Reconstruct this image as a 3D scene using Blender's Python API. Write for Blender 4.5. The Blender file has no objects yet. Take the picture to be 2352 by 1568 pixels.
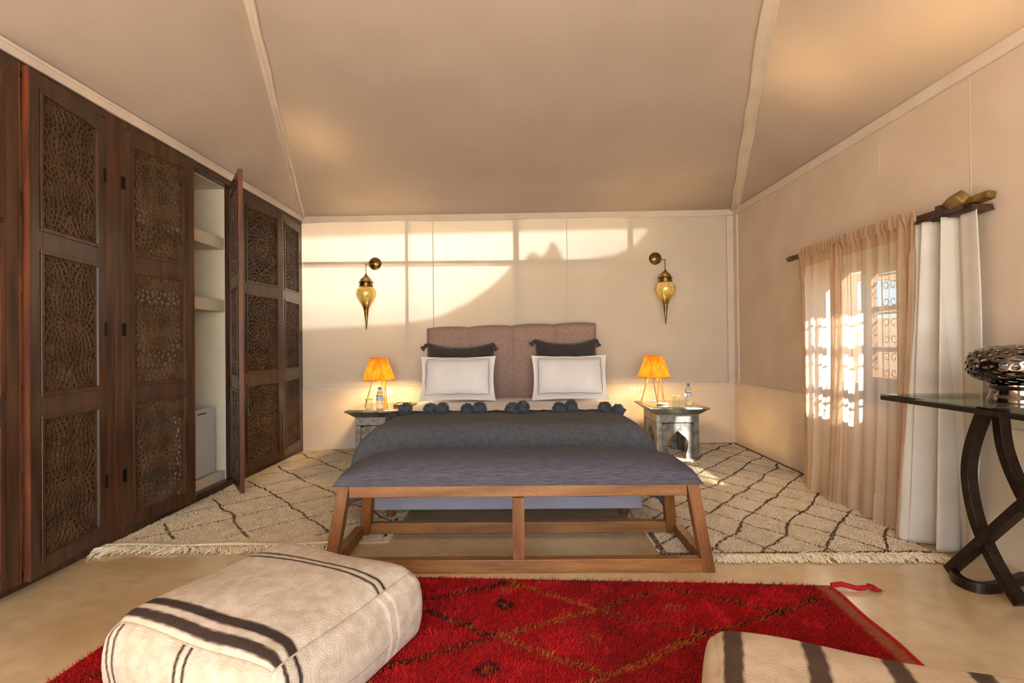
import bpy, bmesh, math, random
import numpy as np
from mathutils import Vector, Matrix
random.seed(7); rng = np.random.default_rng(7)
PI = math.pi
scene = bpy.context.scene
C = scene.collection

# ------------------------------------------------------------------ camera, light, exposure
cam_d = bpy.data.cameras.new('camera'); cam = bpy.data.objects.new('camera', cam_d); C.objects.link(cam)
cam_d.lens = 18; cam_d.sensor_width = 36; cam_d.clip_start = .02; cam_d.clip_end = 100
cam.location = (0, 0, 1.05)
cam.rotation_euler = (PI/2 + math.radians(.42), math.radians(.62), math.radians(.65))
scene.camera = cam

vs = scene.view_settings
vs.view_transform = 'Standard'; vs.look = 'None'; vs.gamma = 1; vs.use_curve_mapping = False
vs.exposure = 0.62
scene.cycles.max_bounces = 8; scene.cycles.transmission_bounces = 6; scene.cycles.caustics_reflective = False; scene.cycles.caustics_refractive = False; scene.cycles.adaptive_threshold = .03

world = bpy.data.worlds.new('sky'); scene.world = world; world.use_nodes = True
wn = world.node_tree.nodes; wl = world.node_tree.links
bg = wn.get('Background') or wn.new('ShaderNodeBackground')
sky = wn.new('ShaderNodeTexSky'); sky.sky_type = 'HOSEK_WILKIE'; sky.turbidity = 3; sky.ground_albedo = .4
sky.sun_direction = Vector((.50, -.50, .46)).normalized()
wl.new(sky.outputs[0], bg.inputs[0]); bg.inputs[1].default_value = 12.0

def light(name, kind, loc, energy, color, rot=None, aim=None, **kw):
    d = bpy.data.lights.new(name, kind); o = bpy.data.objects.new(name, d); C.objects.link(o)
    o.location = loc; d.energy = energy; d.color = color
    if aim is not None: o.rotation_euler = (Vector(aim) - Vector(loc)).to_track_quat('-Z', 'Y').to_euler()
    if rot is not None: o.rotation_euler = rot
    for k, v in kw.items(): setattr(d, k, v)
    return o
SUN = Vector((.50, -.50, .46)).normalized()          # direction towards the sun
light('sun', 'SUN', (6, -6, 8), 34, (1, .96, .88), aim=Vector((6, -6, 8)) - SUN, angle=.02)
# daylight entering by the tent's open front behind the camera
light('doorway_daylight', 'AREA', (.1, -1.5, 1.3), 90, (1, .94, .90), aim=(.1, 3, 1.35), shape='RECTANGLE', size=3.0, size_y=2.2)
# area lamp added behind the canvas back wall to make it glow
GLOW = Vector((-.9, 8.3, 3.6))
light('canvas_backlight', 'AREA', GLOW, 165, (1, 1, .98), aim=(-.5, 5.3, 1.9), shape='RECTANGLE', size=.55, size_y=.55)

# ------------------------------------------------------------------ helpers
def lin(c):
    c = c.lstrip('#'); v = [int(c[i:i+2], 16)/255 for i in (0, 2, 4)]
    return tuple(((x/12.92) if x <= .04045 else ((x+.055)/1.055)**2.4) for x in v) + (1,)
class NT:
    def __init__(s, name):
        s.m = bpy.data.materials.new(name); s.m.use_nodes = True
        s.t = s.m.node_tree; s.n = s.t.nodes; s.b = s.n['Principled BSDF']; s.o = s.n['Material Output']
    def new(s, k, **kw):
        x = s.n.new(k)
        for a, v in kw.items(): setattr(x, a, v)
        return x
    def link(s, a, b): s.t.links.new(a, b)
def pm(name, c1, c2=None, scale=8., rough=.7, metal=0., bump=0., bscale=None, stretch=(1, 1, 1), detail=4, sheen=0., coat=0.,
       spread=(.35, .65), trans=0., ior=1.45, attr=False, fine=0., fscale=200.):
    t = NT(name); b = t.b
    tc = t.new('ShaderNodeTexCoord'); mp = t.new('ShaderNodeMapping'); mp.inputs['Scale'].default_value = stretch
    t.link(tc.outputs['Object'], mp.inputs[0])
    col = None
    if attr:
        a = t.new('ShaderNodeVertexColor'); a.layer_name = 'Col'; col = a.outputs[0]
    if c2:
        no = t.new('ShaderNodeTexNoise'); no.inputs['Scale'].default_value = scale; no.inputs['Detail'].default_value = detail
        t.link(mp.outputs[0], no.inputs['Vector'])
        rp = t.new('ShaderNodeValToRGB'); rp.color_ramp.elements[0].position = spread[0]; rp.color_ramp.elements[1].position = spread[1]
        rp.color_ramp.elements[0].color = lin(c1); rp.color_ramp.elements[1].color = lin(c2)
        t.link(no.outputs[0], rp.inputs[0])
        if col is not None:
            mx = t.new('ShaderNodeMix', data_type='RGBA', blend_type='MULTIPLY'); mx.inputs[0].default_value = 1
            t.link(col, mx.inputs[6]); t.link(rp.outputs[0], mx.inputs[7]); col = mx.outputs[2]
        else: col = rp.outputs[0]
    if fine and col is not None:
        n3 = t.new('ShaderNodeTexNoise'); n3.inputs['Scale'].default_value = fscale; n3.inputs['Detail'].default_value = 2
        t.link(mp.outputs[0], n3.inputs['Vector'])
        r3 = t.new('ShaderNodeValToRGB'); r3.color_ramp.elements[0].position = .3; r3.color_ramp.elements[1].position = .7
        g = 1 - fine; r3.color_ramp.elements[0].color = (g, g, g, 1); r3.color_ramp.elements[1].color = (1, 1, 1, 1)
        t.link(n3.outputs[0], r3.inputs[0])
        mx = t.new('ShaderNodeMix', data_type='RGBA', blend_type='MULTIPLY'); mx.inputs[0].default_value = 1
        t.link(col, mx.inputs[6]); t.link(r3.outputs[0], mx.inputs[7]); col = mx.outputs[2]
    if col is not None: t.link(col, b.inputs['Base Color'])
    else: b.inputs['Base Color'].default_value = lin(c1)
    b.inputs['Roughness'].default_value = rough; b.inputs['Metallic'].default_value = metal
    b.inputs['IOR'].default_value = ior; b.inputs['Transmission Weight'].default_value = trans
    b.inputs['Sheen Weight'].default_value = sheen; b.inputs['Coat Weight'].default_value = coat; b.inputs['Coat Roughness'].default_value = .15
    if bump:
        n2 = t.new('ShaderNodeTexNoise'); n2.inputs['Scale'].default_value = bscale or scale*3; n2.inputs['Detail'].default_value = 3
        t.link(mp.outputs[0], n2.inputs['Vector'])
        bp = t.new('ShaderNodeBump'); bp.inputs['Strength'].default_value = bump; bp.inputs['Distance'].default_value = .01
        t.link(n2.outputs[0], bp.inputs['Height']); t.link(bp.outputs[0], b.inputs['Normal'])
    t.col = col
    return t.m
def add_trans(m, color, fac, transparent=0.):
    """mix a translucent (and an open-weave transparent) share into a cloth"""
    nt = m.node_tree; n = nt.nodes; b = n['Principled BSDF']; o = n['Material Output']
    tr = n.new('ShaderNodeBsdfTranslucent'); tr.inputs[0].default_value = lin(color)
    mx = n.new('ShaderNodeMixShader'); mx.inputs[0].default_value = fac
    nt.links.new(b.outputs[0], mx.inputs[1]); nt.links.new(tr.outputs[0], mx.inputs[2])
    out = mx.outputs[0]
    if transparent:
        tp = n.new('ShaderNodeBsdfTransparent'); m2 = n.new('ShaderNodeMixShader'); m2.inputs[0].default_value = transparent
        nt.links.new(out, m2.inputs[1]); nt.links.new(tp.outputs[0], m2.inputs[2]); out = m2.outputs[0]
    nt.links.new(out, o.inputs[0])
    return m
def emis(name, color, s):
    m = pm(name, color); b = m.node_tree.nodes['Principled BSDF']
    b.inputs['Emission Color'].default_value = lin(color); b.inputs['Emission Strength'].default_value = s
    return m

class MB:
    def __init__(s): s.v = []; s.f = []
    def add(s, v, f):
        k = len(s.v); s.v += [tuple(x) for x in v]; s.f += [tuple(i+k for i in q) for q in f]; return s
    def box(s, x0, x1, y0, y1, z0, z1):
        return s.add([(x0,y0,z0),(x1,y0,z0),(x1,y1,z0),(x0,y1,z0),(x0,y0,z1),(x1,y0,z1),(x1,y1,z1),(x0,y1,z1)],
                     [(0,3,2,1),(4,5,6,7),(0,1,5,4),(1,2,6,5),(2,3,7,6),(3,0,4,7)])
    def hexa(s, b, t):           # bottom 4 points, top 4 points
        return s.add(list(b)+list(t), [(0,3,2,1),(4,5,6,7),(0,1,5,4),(1,2,6,5),(2,3,7,6),(3,0,4,7)])
    def bar(s, p, q, w, d, up=(0,0,1), ends=True):
        p = Vector(p); q = Vector(q); a = (q-p).normalized(); u = Vector(up); r = a.cross(u)
        if r.length < 1e-6: r = a.cross(Vector((1,0,0)))
        r.normalize(); u = r.cross(a).normalized(); r *= w/2; u *= d/2
        v = [p-r-u, p+r-u, p+r+u, p-r+u, q-r-u, q+r-u, q+r+u, q-r+u]
        f = [(0,1,5,4),(1,2,6,5),(2,3,7,6),(3,0,4,7)]
        if ends: f += [(0,3,2,1),(4,5,6,7)]
        return s.add(v, f)
    def tube(s, pts, r, n=6, caps=True, closed=False):
        pts = [Vector(p) for p in pts]; m = len(pts); rs = r if isinstance(r, (list, tuple)) else [r]*m
        ring = []; k = len(s.v); prev = None
        for i, p in enumerate(pts):
            a = (pts[(i+1) % m] - pts[i-1]) if closed else (pts[min(i+1, m-1)] - pts[max(i-1, 0)])
            a.normalize()
            u = Vector((0,0,1)) if prev is None else prev
            if abs(a.dot(u)) > .98: u = Vector((1,0,0)) if prev is None else prev
            x = a.cross(u).normalized(); u = x.cross(a).normalized(); prev = u
            for j in range(n):
                t = 2*PI*j/n; s.v.append(tuple(p + (x*math.cos(t) + u*math.sin(t))*rs[i]))
        for i in range(m if closed else m-1):
            i2 = (i+1) % m
            for j in range(n): s.f.append((k+i*n+j, k+i*n+(j+1)%n, k+i2*n+(j+1)%n, k+i2*n+j))
        if caps and not closed:
            s.f.append(tuple(k+j for j in reversed(range(n)))); s.f.append(tuple(k+(m-1)*n+j for j in range(n)))
        return s
    def strip(s, pts, w, d, up):     # flat bar swept along a path, rectangular section
        pts = [Vector(p) for p in pts]; m = len(pts); k = len(s.v); up = Vector(up)
        for i, p in enumerate(pts):
            a = (pts[min(i+1, m-1)] - pts[max(i-1, 0)]).normalized(); r = a.cross(up).normalized(); u = r.cross(a)
            for c1, c2 in ((-1,-1),(1,-1),(1,1),(-1,1)): s.v.append(tuple(p + u*(w/2*c1) + r*(d/2*c2)))
        for i in range(m-1):
            for j in range(4): s.f.append((k+i*4+j, k+i*4+(j+1)%4, k+i*4+4+(j+1)%4, k+i*4+4+j))
        s.f.append((k+3,k+2,k+1,k)); e = k+(m-1)*4; s.f.append((e,e+1,e+2,e+3))
        return s
    def lathe(s, prof, n=24, c=(0,0,0), caps=True):
        k = len(s.v)
        for r, z in prof:
            for j in range(n):
                t = 2*PI*j/n; s.v.append((c[0]+r*math.cos(t), c[1]+r*math.sin(t), c[2]+z))
        for i in range(len(prof)-1):
            for j in range(n): s.f.append((k+i*n+j, k+i*n+(j+1)%n, k+(i+1)*n+(j+1)%n, k+(i+1)*n+j))
        if caps:
            s.f.append(tuple(k+j for j in reversed(range(n)))); e = k+(len(prof)-1)*n; s.f.append(tuple(e+j for j in range(n)))
        return s
    def prism(s, poly, fn0, fn1):    # 2-D polygon mapped to two faces
        n = len(poly); a = [fn0(p) for p in poly]; b = [fn1(p) for p in poly]
        return s.add(a+b, [tuple(reversed(range(n))), tuple(range(n, 2*n))] + [(i, (i+1)%n, n+(i+1)%n, n+i) for i in range(n)])
    def grid(s, nu, nv, fn, cu=False):
        k = len(s.v)
        for i in range(nu+1):
            for j in range(nv+1): s.v.append(tuple(fn(i/nu, j/nv)))
        for i in range(nu):
            for j in range(nv):
                a = k+i*(nv+1)+j; s.f.append((a, a+nv+1, a+nv+2, a+1))
        return s
    def mesh(s, name, smooth=False, org=(0,0,0)):
        me = bpy.data.meshes.new(name); o = Vector(org)
        me.from_pydata([tuple(Vector(p)-o) for p in s.v], [], s.f)
        bm = bmesh.new(); bm.from_mesh(me); bmesh.ops.recalc_face_normals(bm, faces=bm.faces); bm.to_mesh(me); bm.free()
        if smooth: me.shade_smooth()
        return me
def obj(name, me, mat, parent=None):
    if isinstance(me, MB): me = me.mesh(name)
    o = bpy.data.objects.new(name, me); C.objects.link(o)
    if mat is not None and not me.materials: me.materials.append(M[mat] if isinstance(mat, str) else mat)
    if parent: o.parent = parent
    return o
ORG = [Vector((0,0,0))]
def part(name, mb, mat, parent, smooth=False, bevel=0., sub=0, thick=0., auto=False):
    o = obj(name, mb.mesh(name, smooth, ORG[0]), mat, parent)
    if thick: md = o.modifiers.new('thickness', 'SOLIDIFY'); md.thickness = thick; md.offset = 0
    if sub: md = o.modifiers.new('subdivision', 'SUBSURF'); md.levels = sub; md.render_levels = sub
    if bevel: md = o.modifiers.new('bevel', 'BEVEL'); md.width = bevel; md.segments = 2; md.limit_method = 'ANGLE'; md.angle_limit = .6
    if auto: o.data.shade_smooth(); o.data.set_sharp_from_angle(angle=.7)
    return o
def tag(o, label, cat, group=None):
    o['label'] = label; o['category'] = cat
    if group: o['group'] = group
    return o
def thing(name, label, cat, loc=(0,0,0), rz=0, group=None):
    o = bpy.data.objects.new(name, None); C.objects.link(o); o.empty_display_size = .1
    o.location = loc; o.rotation_euler = (0, 0, rz); ORG[0] = Vector(loc) if rz == 0 else Vector((0,0,0))
    return tag(o, label, cat, group)
def local(): ORG[0] = Vector((0,0,0))
def struct(name, mb, mat, parent=None, **kw):
    local(); o = part(name, mb, mat, parent, **kw)
    if parent is None: o['kind'] = 'structure'
    return o
def dup(root, loc, rz=None):
    r = root.copy(); C.objects.link(r); r.location = loc
    if rz is not None: r.rotation_euler = (0, 0, rz)
    for ch in list(root.children):
        c = ch.copy(); C.objects.link(c); c.parent = r
        for g in list(ch.children):
            d = g.copy(); C.objects.link(d); d.parent = c
    return r
def colattr(me, cols):           # per-vertex colours (n,3) linear
    a = me.color_attributes.new('Col', 'FLOAT_COLOR', 'POINT')
    c = np.ones((len(me.vertices), 4), dtype=np.float32); c[:, :3] = cols; a.data.foreach_set('color', c.ravel())
def fastmesh(name, v, f):        # numpy triangles
    me = bpy.data.meshes.new(name); me.vertices.add(len(v)); me.vertices.foreach_set('co', np.asarray(v, np.float32).ravel())
    f = np.asarray(f, np.int32); me.loops.add(f.size); me.loops.foreach_set('vertex_index', f.ravel())
    me.polygons.add(len(f)); me.polygons.foreach_set('loop_start', np.arange(0, f.size, 3, dtype=np.int32))
    me.update(calc_edges=True); me.validate(); return me
def noise2(x, y, s, seed=0):     # cheap smooth value noise for rugs and jitter
    r = np.random.default_rng(seed); T = r.random((64, 64)); x = np.asarray(x)*s; y = np.asarray(y)*s
    i = np.floor(x).astype(int); j = np.floor(y).astype(int); fx = x-i; fy = y-j; fx = fx*fx*(3-2*fx); fy = fy*fy*(3-2*fy)
    g = lambda a, b: T[a % 64, b % 64]
    return (g(i,j)*(1-fx)+g(i+1,j)*fx)*(1-fy) + (g(i,j+1)*(1-fx)+g(i+1,j+1)*fx)*fy

# ------------------------------------------------------------------ materials
M = {}
M['canvas'] = pm('canvas', '#c8b4a0', '#d0bda9', 3, .9, bump=.06, bscale=260, fine=.05, fscale=300)
M['canvas_back'] = add_trans(pm('canvas_back', '#e4d7c2', '#eadecb', 3, .9, bump=.06, bscale=260), '#fff6e6', .30)
M['canvas_roof'] = add_trans(pm('canvas_roof', '#cdbbae', '#d3c2b6', 2.5, .9, bump=.05, bscale=240, fine=.05, fscale=300), '#ffe2bc', .30)
M['webbing'] = pm('webbing', '#cdbcac', '#d4c4b4', 6, .85, bump=.1, bscale=200)
M['plaster'] = pm('plaster', '#cdb9a2', '#dccbb6', 2.2, .55, bump=.08, bscale=20, spread=(.3, .7))
M['tadelakt'] = pm('tadelakt_floor', '#b3905f', '#d8c4a0', 1.1, .22, bump=.03, bscale=7, detail=7, spread=(.28, .62), coat=.6, fine=.12, fscale=14)
M['alcove'] = pm('alcove_plaster', '#d9ccb2', '#e2d6bf', 4, .7, bump=.05, bscale=50)
M['wood_dark'] = pm('wood_dark', '#2a1a0f', '#4a3020', 5, .38, bump=.12, bscale=30, stretch=(6, 6, .5), spread=(.3, .7), coat=.2)
M['wood_edge'] = pm('wood_edge', '#45200f', '#6b3519', 5, .45, bump=.1, bscale=30, stretch=(6, 6, .5), coat=.2)
M['wood_post'] = pm('wood_post', '#2c170c', '#4f2b18', 5, .42, bump=.1, bscale=30, stretch=(6, 6, .5), coat=.2)
M['wood_carved'] = pm('wood_carved', '#3f2b1a', '#5c402a', 9, .5, bump=.05, bscale=60)
M['bench_wood'] = pm('bench_wood', '#71451f', '#a0703f', 3, .45, bump=.06, bscale=60, stretch=(1, 8, 8), spread=(.25, .75), fine=.25, fscale=30)
M['bench_wood_v'] = pm('bench_wood_v', '#643a1a', '#966234', 3, .45, bump=.06, bscale=60, stretch=(8, 8, 1), spread=(.25, .75), fine=.25, fscale=30)
M['bench_fabric'] = pm('bench_fabric', '#45444d', '#575661', 110, .95, bump=.15, bscale=300, stretch=(.15, 2, 2), fine=.35, fscale=160)
M['blanket'] = pm('blanket', '#4a4d53', '#56585e', 40, .95, bump=.15, bscale=400, fine=.3, fscale=420)
M['pompom'] = pm('pompom', '#2d2f36', '#454852', 60, .95, sheen=.3)
M['base_fabric'] = pm('base_fabric', '#8d8b9a', '#a9a7b5', 160, .95, bump=.3, bscale=300)
M['headboard'] = pm('headboard', '#94796d', '#a78c80', 60, .95, bump=.12, bscale=300, stretch=(.7, 1, 1.6), fine=.18, fscale=260)
M['linen'] = pm('linen', '#d9d6d4', '#e2dfdd', 5, .8, bump=.03, bscale=120)
M['stitch'] = pm('stitch', '#70665f', rough=.9)
M['knit'] = pm('knit', '#2a2524', '#3a3432', 60, .95, bump=.3, bscale=260, sheen=.3)
M['silver'] = pm('silver', '#66645d', '#94918a', 14, .38, metal=.7, bump=.25, bscale=30, detail=6)
M['silver_top'] = pm('silver_top', '#a49d84', '#bdb59a', 10, .14, metal=.9, bump=.04, bscale=20)
M['dark_gap'] = pm('dark_gap', '#1a1512', rough=.9)
M['brass'] = pm('brass', '#a08442', '#c3a75e', 10, .22, metal=1.)
M['antique'] = pm('antique_brass', '#6b5431', '#8f7443', 12, .3, metal=1., bump=.1, bscale=80)
M['rod_brass'] = pm('rod_brass', '#c49234', '#d8a848', 20, .35, metal=.8)
M['iron'] = pm('iron', '#1f150f', '#35251a', 20, .42, metal=.5, bump=.1, bscale=120)
M['chrome'] = pm('smoked_chrome', '#6b6460', '#7c7470', 4, .09, metal=1.)
M['glass'] = pm('glass', '#ffffff', rough=.0, trans=1., ior=1.45)
def pane_mat(name, tint, fac):
    t = NT(name); tp = t.new('ShaderNodeBsdfTransparent'); tp.inputs[0].default_value = lin(tint); gl = t.new('ShaderNodeBsdfGlossy'); gl.inputs['Roughness'].default_value = .02
    fr = t.new('ShaderNodeFresnel'); fr.inputs[0].default_value = fac; mx = t.new('ShaderNodeMixShader')
    ge = t.new('ShaderNodeNewGeometry'); mu = t.new('ShaderNodeMath', operation='SUBTRACT', use_clamp=True)
    t.link(fr.outputs[0], mu.inputs[0]); t.link(ge.outputs['Backfacing'], mu.inputs[1]); t.link(mu.outputs[0], mx.inputs[0]); t.link(tp.outputs[0], mx.inputs[1]); t.link(gl.outputs[0], mx.inputs[2]); t.link(mx.outputs[0], t.o.inputs[0]); return t.m
M['pane'] = pane_mat('window_glass', '#f4f8f6', 1.35); M['table_glass'] = pane_mat('table_glass', '#d5e0d8', 1.5)
M['water'] = pm('water', '#fbfdff', rough=.0, trans=1., ior=1.33)
M['cap_blue'] = pm('cap_blue', '#2f6fb4', rough=.4)
M['label_blue'] = pm('label_paper', '#6f93c4', '#dfe6ee', 60, .5)
M['white_plastic'] = pm('white_plastic', '#e6e2da', rough=.4)
M['fridge'] = pm('fridge_white', '#cfccca', '#d6d4d2', 3, .35)
M['fridge_side'] = pm('fridge_grey', '#a9acb2', rough=.4)
M['paper'] = pm('paper', '#d9c9a8', '#8f7a52', 30, .8)
M['hinge'] = pm('hinge', '#17130f', rough=.4, metal=.6)
M['sheer'] = add_trans(pm('sheer', '#cbb59f', '#d3bfab', 8, .9, bump=.1, bscale=300, stretch=(1, 1, .3)), '#fdf7ee', .58, .25)
M['sheer_dense'] = add_trans(pm('sheer_header', '#b3957a', '#c0a389', 8, .9, bump=.1, bscale=300), '#e6cba8', .45, .10)
M['drape'] = add_trans(pm('drape', '#c9c2b7', '#d2ccc2', 5, .9, bump=.08, bscale=280), '#e8e0d2', .12)
M['pole_wood'] = pm('pole_wood', '#2d1e14', '#4b3524', 12, .5, stretch=(6, 1, 6), bump=.15, bscale=40)
M['block_wood'] = pm('block_wood', '#4a3417', '#8a6a2c', 14, .5, bump=.2, bscale=40)
M['window_wood'] = pm('window_wood', '#6a4328', '#865a38', 10, .55, stretch=(4, 4, 1), bump=.1, bscale=40)
M['grille'] = pm('grille', '#4b382c', rough=.6)
M['earth'] = pm('earth_wall', '#cfae9c', '#dcc2b2', 5, .9, bump=.3, bscale=20)
M['soil'] = pm('soil', '#9a7d5c', '#b4967a', 4, .95)
M['leaf'] = add_trans(pm('leaf', '#4f7a2c', '#86a846', 6, .6), '#b6cf50', .35)
M['stem'] = pm('stem', '#5a4630', rough=.8)
M['glow_panel'] = add_trans(pm('glow_panel', '#e8c89a', rough=.7), '#ffdca8', .7)  # translucent panels added above the ceiling for its glow patches
M['board'] = pm('board', '#6b5a48', rough=.9)
M['rug_ivory'] = pm('rug_ivory', '#ffffff', '#efe9e0', 12, .95, attr=True)
M['rug_red'] = pm('rug_red', '#ffffff', '#dddddd', 14, .9, attr=True)
M['fringe'] = pm('fringe', '#d8c6a4', '#e6d8bd', 30, .95)
M['kilim_brown'] = pm('kilim_brown', '#7c3a1c', '#93492a', 60, .95, bump=.3, bscale=200)
M['red_yarn'] = pm('red_yarn', '#8e0d10', '#b3181a', 60, .9)
M['mat_plain'] = pm('mat_plain', '#d6c6a6', '#dccdb0', 30, .95, bump=.2, bscale=200)
M['wool'] = pm('wool', '#ffffff', '#e6e0d8', 25, .95, attr=True, bump=.45, bscale=230, fine=.12, fscale=260)
M['wool_flat'] = pm('wool_flat', '#ffffff', '#e8e2d8', 12, .95, attr=True, bump=.3, bscale=220, fine=.10, fscale=260)
M['glow_liner'] = add_trans(pm('glow_liner', '#f0dca8', rough=.6), '#fff0c4', .8)
M['bulb'] = emis('bulb', '#ffd08a', 14.)
def shade_mat():
    m = pm('raffia', '#8a4c10', '#c9822a', 42, .8, stretch=(1, 1, .06), bump=.2, bscale=60, spread=(.4, .6))
    return add_trans(m, '#e8801a', .11)
M['raffia'] = shade_mat()

# ------------------------------------------------------------------ room shell
XL, XR, YF = -2.21, 2.30, -1.7
BL = Vector((-2.21, 5.22, 2.385)); BR = Vector((2.32, 5.44, 2.455))
def by(x): return 5.22 + (x-BL.x)/(BR.x-BL.x)*.22
def bz(x): return 2.385 + (x-BL.x)/(BR.x-BL.x)*.07
struct('floor', MB().box(-2.95, 2.55, YF-.2, 5.75, -.12, 0), 'tadelakt')
# canvas back wall: taut cloth with faint waviness
wb = struct('wall_back', MB().grid(60, 30, lambda u, v: ((x := -2.21+4.53*u), by(x)+.004*math.sin(u*40)*math.sin(v*3), .0+v*(bz(x)+.0))), 'canvas_back', smooth=True)
for x, w in ((-.867, .009), (.524, .008), (-1.139, .001)):        # sewn seams
    if w > .002: struct('seam', MB().box(x-w/2, x+w/2, by(x)-.006, by(x)-.001, .63, bz(x)-.05), 'webbing', wb)
for x, w in ((-1.139, .030), (-.017, .052), (1.171, .034)):       # uprights of the tent frame outside the cloth
    struct('batten', MB().box(x-w/2, x+w/2, by(x)+.012, by(x)+.05, .0, bz(x)), 'board', wb)
yb0, yb1 = by(-2.2)+.012, by(2.3)+.012
struct('batten', MB().hexa([(-2.2, yb0, 1.895), (2.3, yb1, 1.915), (2.3, yb1+.04, 1.915), (-2.2, yb0+.04, 1.895)],
                           [(-2.2, yb0, 1.93), (2.3, yb1, 1.955), (2.3, yb1+.04, 1.955), (-2.2, yb0+.04, 1.93)]), 'board', wb)
def along_back(z0, z1, d0, d1, x0=-2.21, x1=2.32, slope=False):
    m = MB(); n = 24
    for k in range(n):
        a = x0+(x1-x0)*k/n; b = x0+(x1-x0)*(k+1)/n
        za, zb = (bz(a)-2.385, bz(b)-2.385) if slope else (0, 0)
        wv = lambda x: .006*math.sin(x*3.1)+.003*math.sin(x*9) if slope else 0
        m.hexa([(a, by(a)-d1, z0+za+wv(a)), (b, by(b)-d1, z0+zb+wv(b)), (b, by(b)-d0, z0+zb+wv(b)), (a, by(a)-d0, z0+za+wv(a))],
               [(a, by(a)-d1, z1+za), (b, by(b)-d1, z1+zb), (b, by(b)-d0, z1+zb), (a, by(a)-d0, z1+za)])
    return m
struct('baseboard_back', along_back(0, .62, .0, .022), 'plaster')
struct('trim_1', along_back(.612, .638, .0, .026), 'webbing')
struct('trim_2', along_back(2.325, 2.39, .0, .016, slope=True), 'webbing')
# unseen, added behind the canvas: enclosure against stray light, board cut to shade it
struct('backlight_box', MB().box(-3.2, 3.2, 9.0, 9.1, -.1, 4.3).box(-3.3, -3.2, 5.3, 9.1, -.1, 4.3).box(3.2, 3.3, 5.3, 9.1, -.1, 4.3)
       .box(-3.3, 3.3, 5.75, 9.1, -.2, -.1).box(-3.3, 3.3, 5.3, 9.1, 4.3, 4.4), 'plaster')
edge = [(-2.6,1.18),(-2.2,1.24),(-1.6,1.27),(-1.2,1.28),(-.8,1.36),(-.5,1.50),(-.28,1.66),(-.12,1.80),(-.06,1.88),(.08,1.92),(.12,2.0),(.17,2.02),(.22,1.99),(.27,1.97),(.31,2.02),(.36,2.13),(.41,2.10),(.45,2.0),(.5,1.93),(.75,1.94),(1.05,1.99),(1.25,2.09),(1.36,2.2),(1.42,2.32),(1.45,2.5)]  # outline of the shade wanted on the cloth, leaf-like bumps shaped in
edge_pts = []
for x, z in edge:
    p = Vector((x, by(x), z)); f = .22/(GLOW.y-p.y); q = p+(GLOW-p)*f; edge_pts.append((q.x, q.z))
poly = [(-2.7, -.1)] + edge_pts + [(edge_pts[-1][0], 2.9), (2.7, 2.9), (2.7, -.1)]
screen = MB()
top = edge_pts + [(2.7, 2.9)]
for (xa, za), (xb, zb) in zip(edge_pts[:-1], edge_pts[1:]):
    screen.hexa([(xa, by(xa)+.22, -.1), (xb, by(xb)+.22, -.1), (xb, by(xb)+.27, -.1), (xa, by(xa)+.27, -.1)],
                [(xa, by(xa)+.22, za), (xb, by(xb)+.22, zb), (xb, by(xb)+.27, zb), (xa, by(xa)+.27, za)])
xa = edge_pts[-1][0]; screen.hexa([(xa, by(xa)+.22, -.1), (2.9, by(2.9)+.22, -.1), (2.9, by(2.9)+.27, -.1), (xa, by(xa)+.27, -.1)],
                                  [(xa, by(xa)+.22, 3.1), (2.9, by(2.9)+.22, 3.1), (2.9, by(2.9)+.27, 3.1), (xa, by(xa)+.27, 3.1)])
struct('shade_board', screen, 'plaster')
# left wall (behind and above the wardrobes), front wall with its wide doorway
struct('wall_left', MB().box(-2.95, -2.85, YF, 5.5, 0, 2.385).box(-2.95, -2.21, YF, 1.55, 0, 2.37), 'canvas')
struct('wall_front', MB().box(-2.95, -1.6, YF-.1, YF, 0, 2.45).box(1.8, 2.5, YF-.1, YF, 0, 2.45).box(-1.6, 1.8, YF-.1, YF, 2.4, 2.45)
       .prism([(-2.95, 2.38), (2.5, 2.46), (0, 3.75)], lambda p: (p[0], YF, p[1]), lambda p: (p[0], YF-.1, p[1])), 'canvas')
# right wall with the window opening
WY0, WY1, WZ0, WZ1 = 2.74, 3.84, .70, 1.62
struct('wall_right', MB().box(XR, XR+.2, YF, WY0, 0, 2.46).box(XR, XR+.2, WY1, 5.7, 0, 2.46).box(XR, XR+.2, WY0, WY1, 0, WZ0).box(XR, XR+.2, WY0, WY1, WZ1, 2.46), 'canvas')
struct('baseboard_right', MB().box(XR-.022, XR, YF, 5.45, 0, .62), 'plaster')
struct('trim_3', MB().box(XR-.026, XR, YF, 5.45, .612, .638), 'webbing')
struct('trim_4', MB().box(XR-.016, XR, YF, 5.45, 2.385, 2.452), 'webbing')
struct('trim_5', MB().box(2.215, XR-.017, 5.412, 5.428, .638, 2.39).box(XR-.02, XR-.001, 5.33, 5.41, .638, 2.385), 'webbing')   # corner facings
struct('trim_6', MB().box(XR-.0015, XR, 2.606, 2.612, .64, 2.385).box(XR-.0015, XR, 3.26, 3.264, 2.1, 2.385), 'canvas')
struct('trim_7', MB().box(-2.24, -2.185, 1.55, 5.22, 2.335, 2.385).box(-2.2, -2.18, 1.55, 5.22, 2.372, 2.388), 'webbing')
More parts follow.
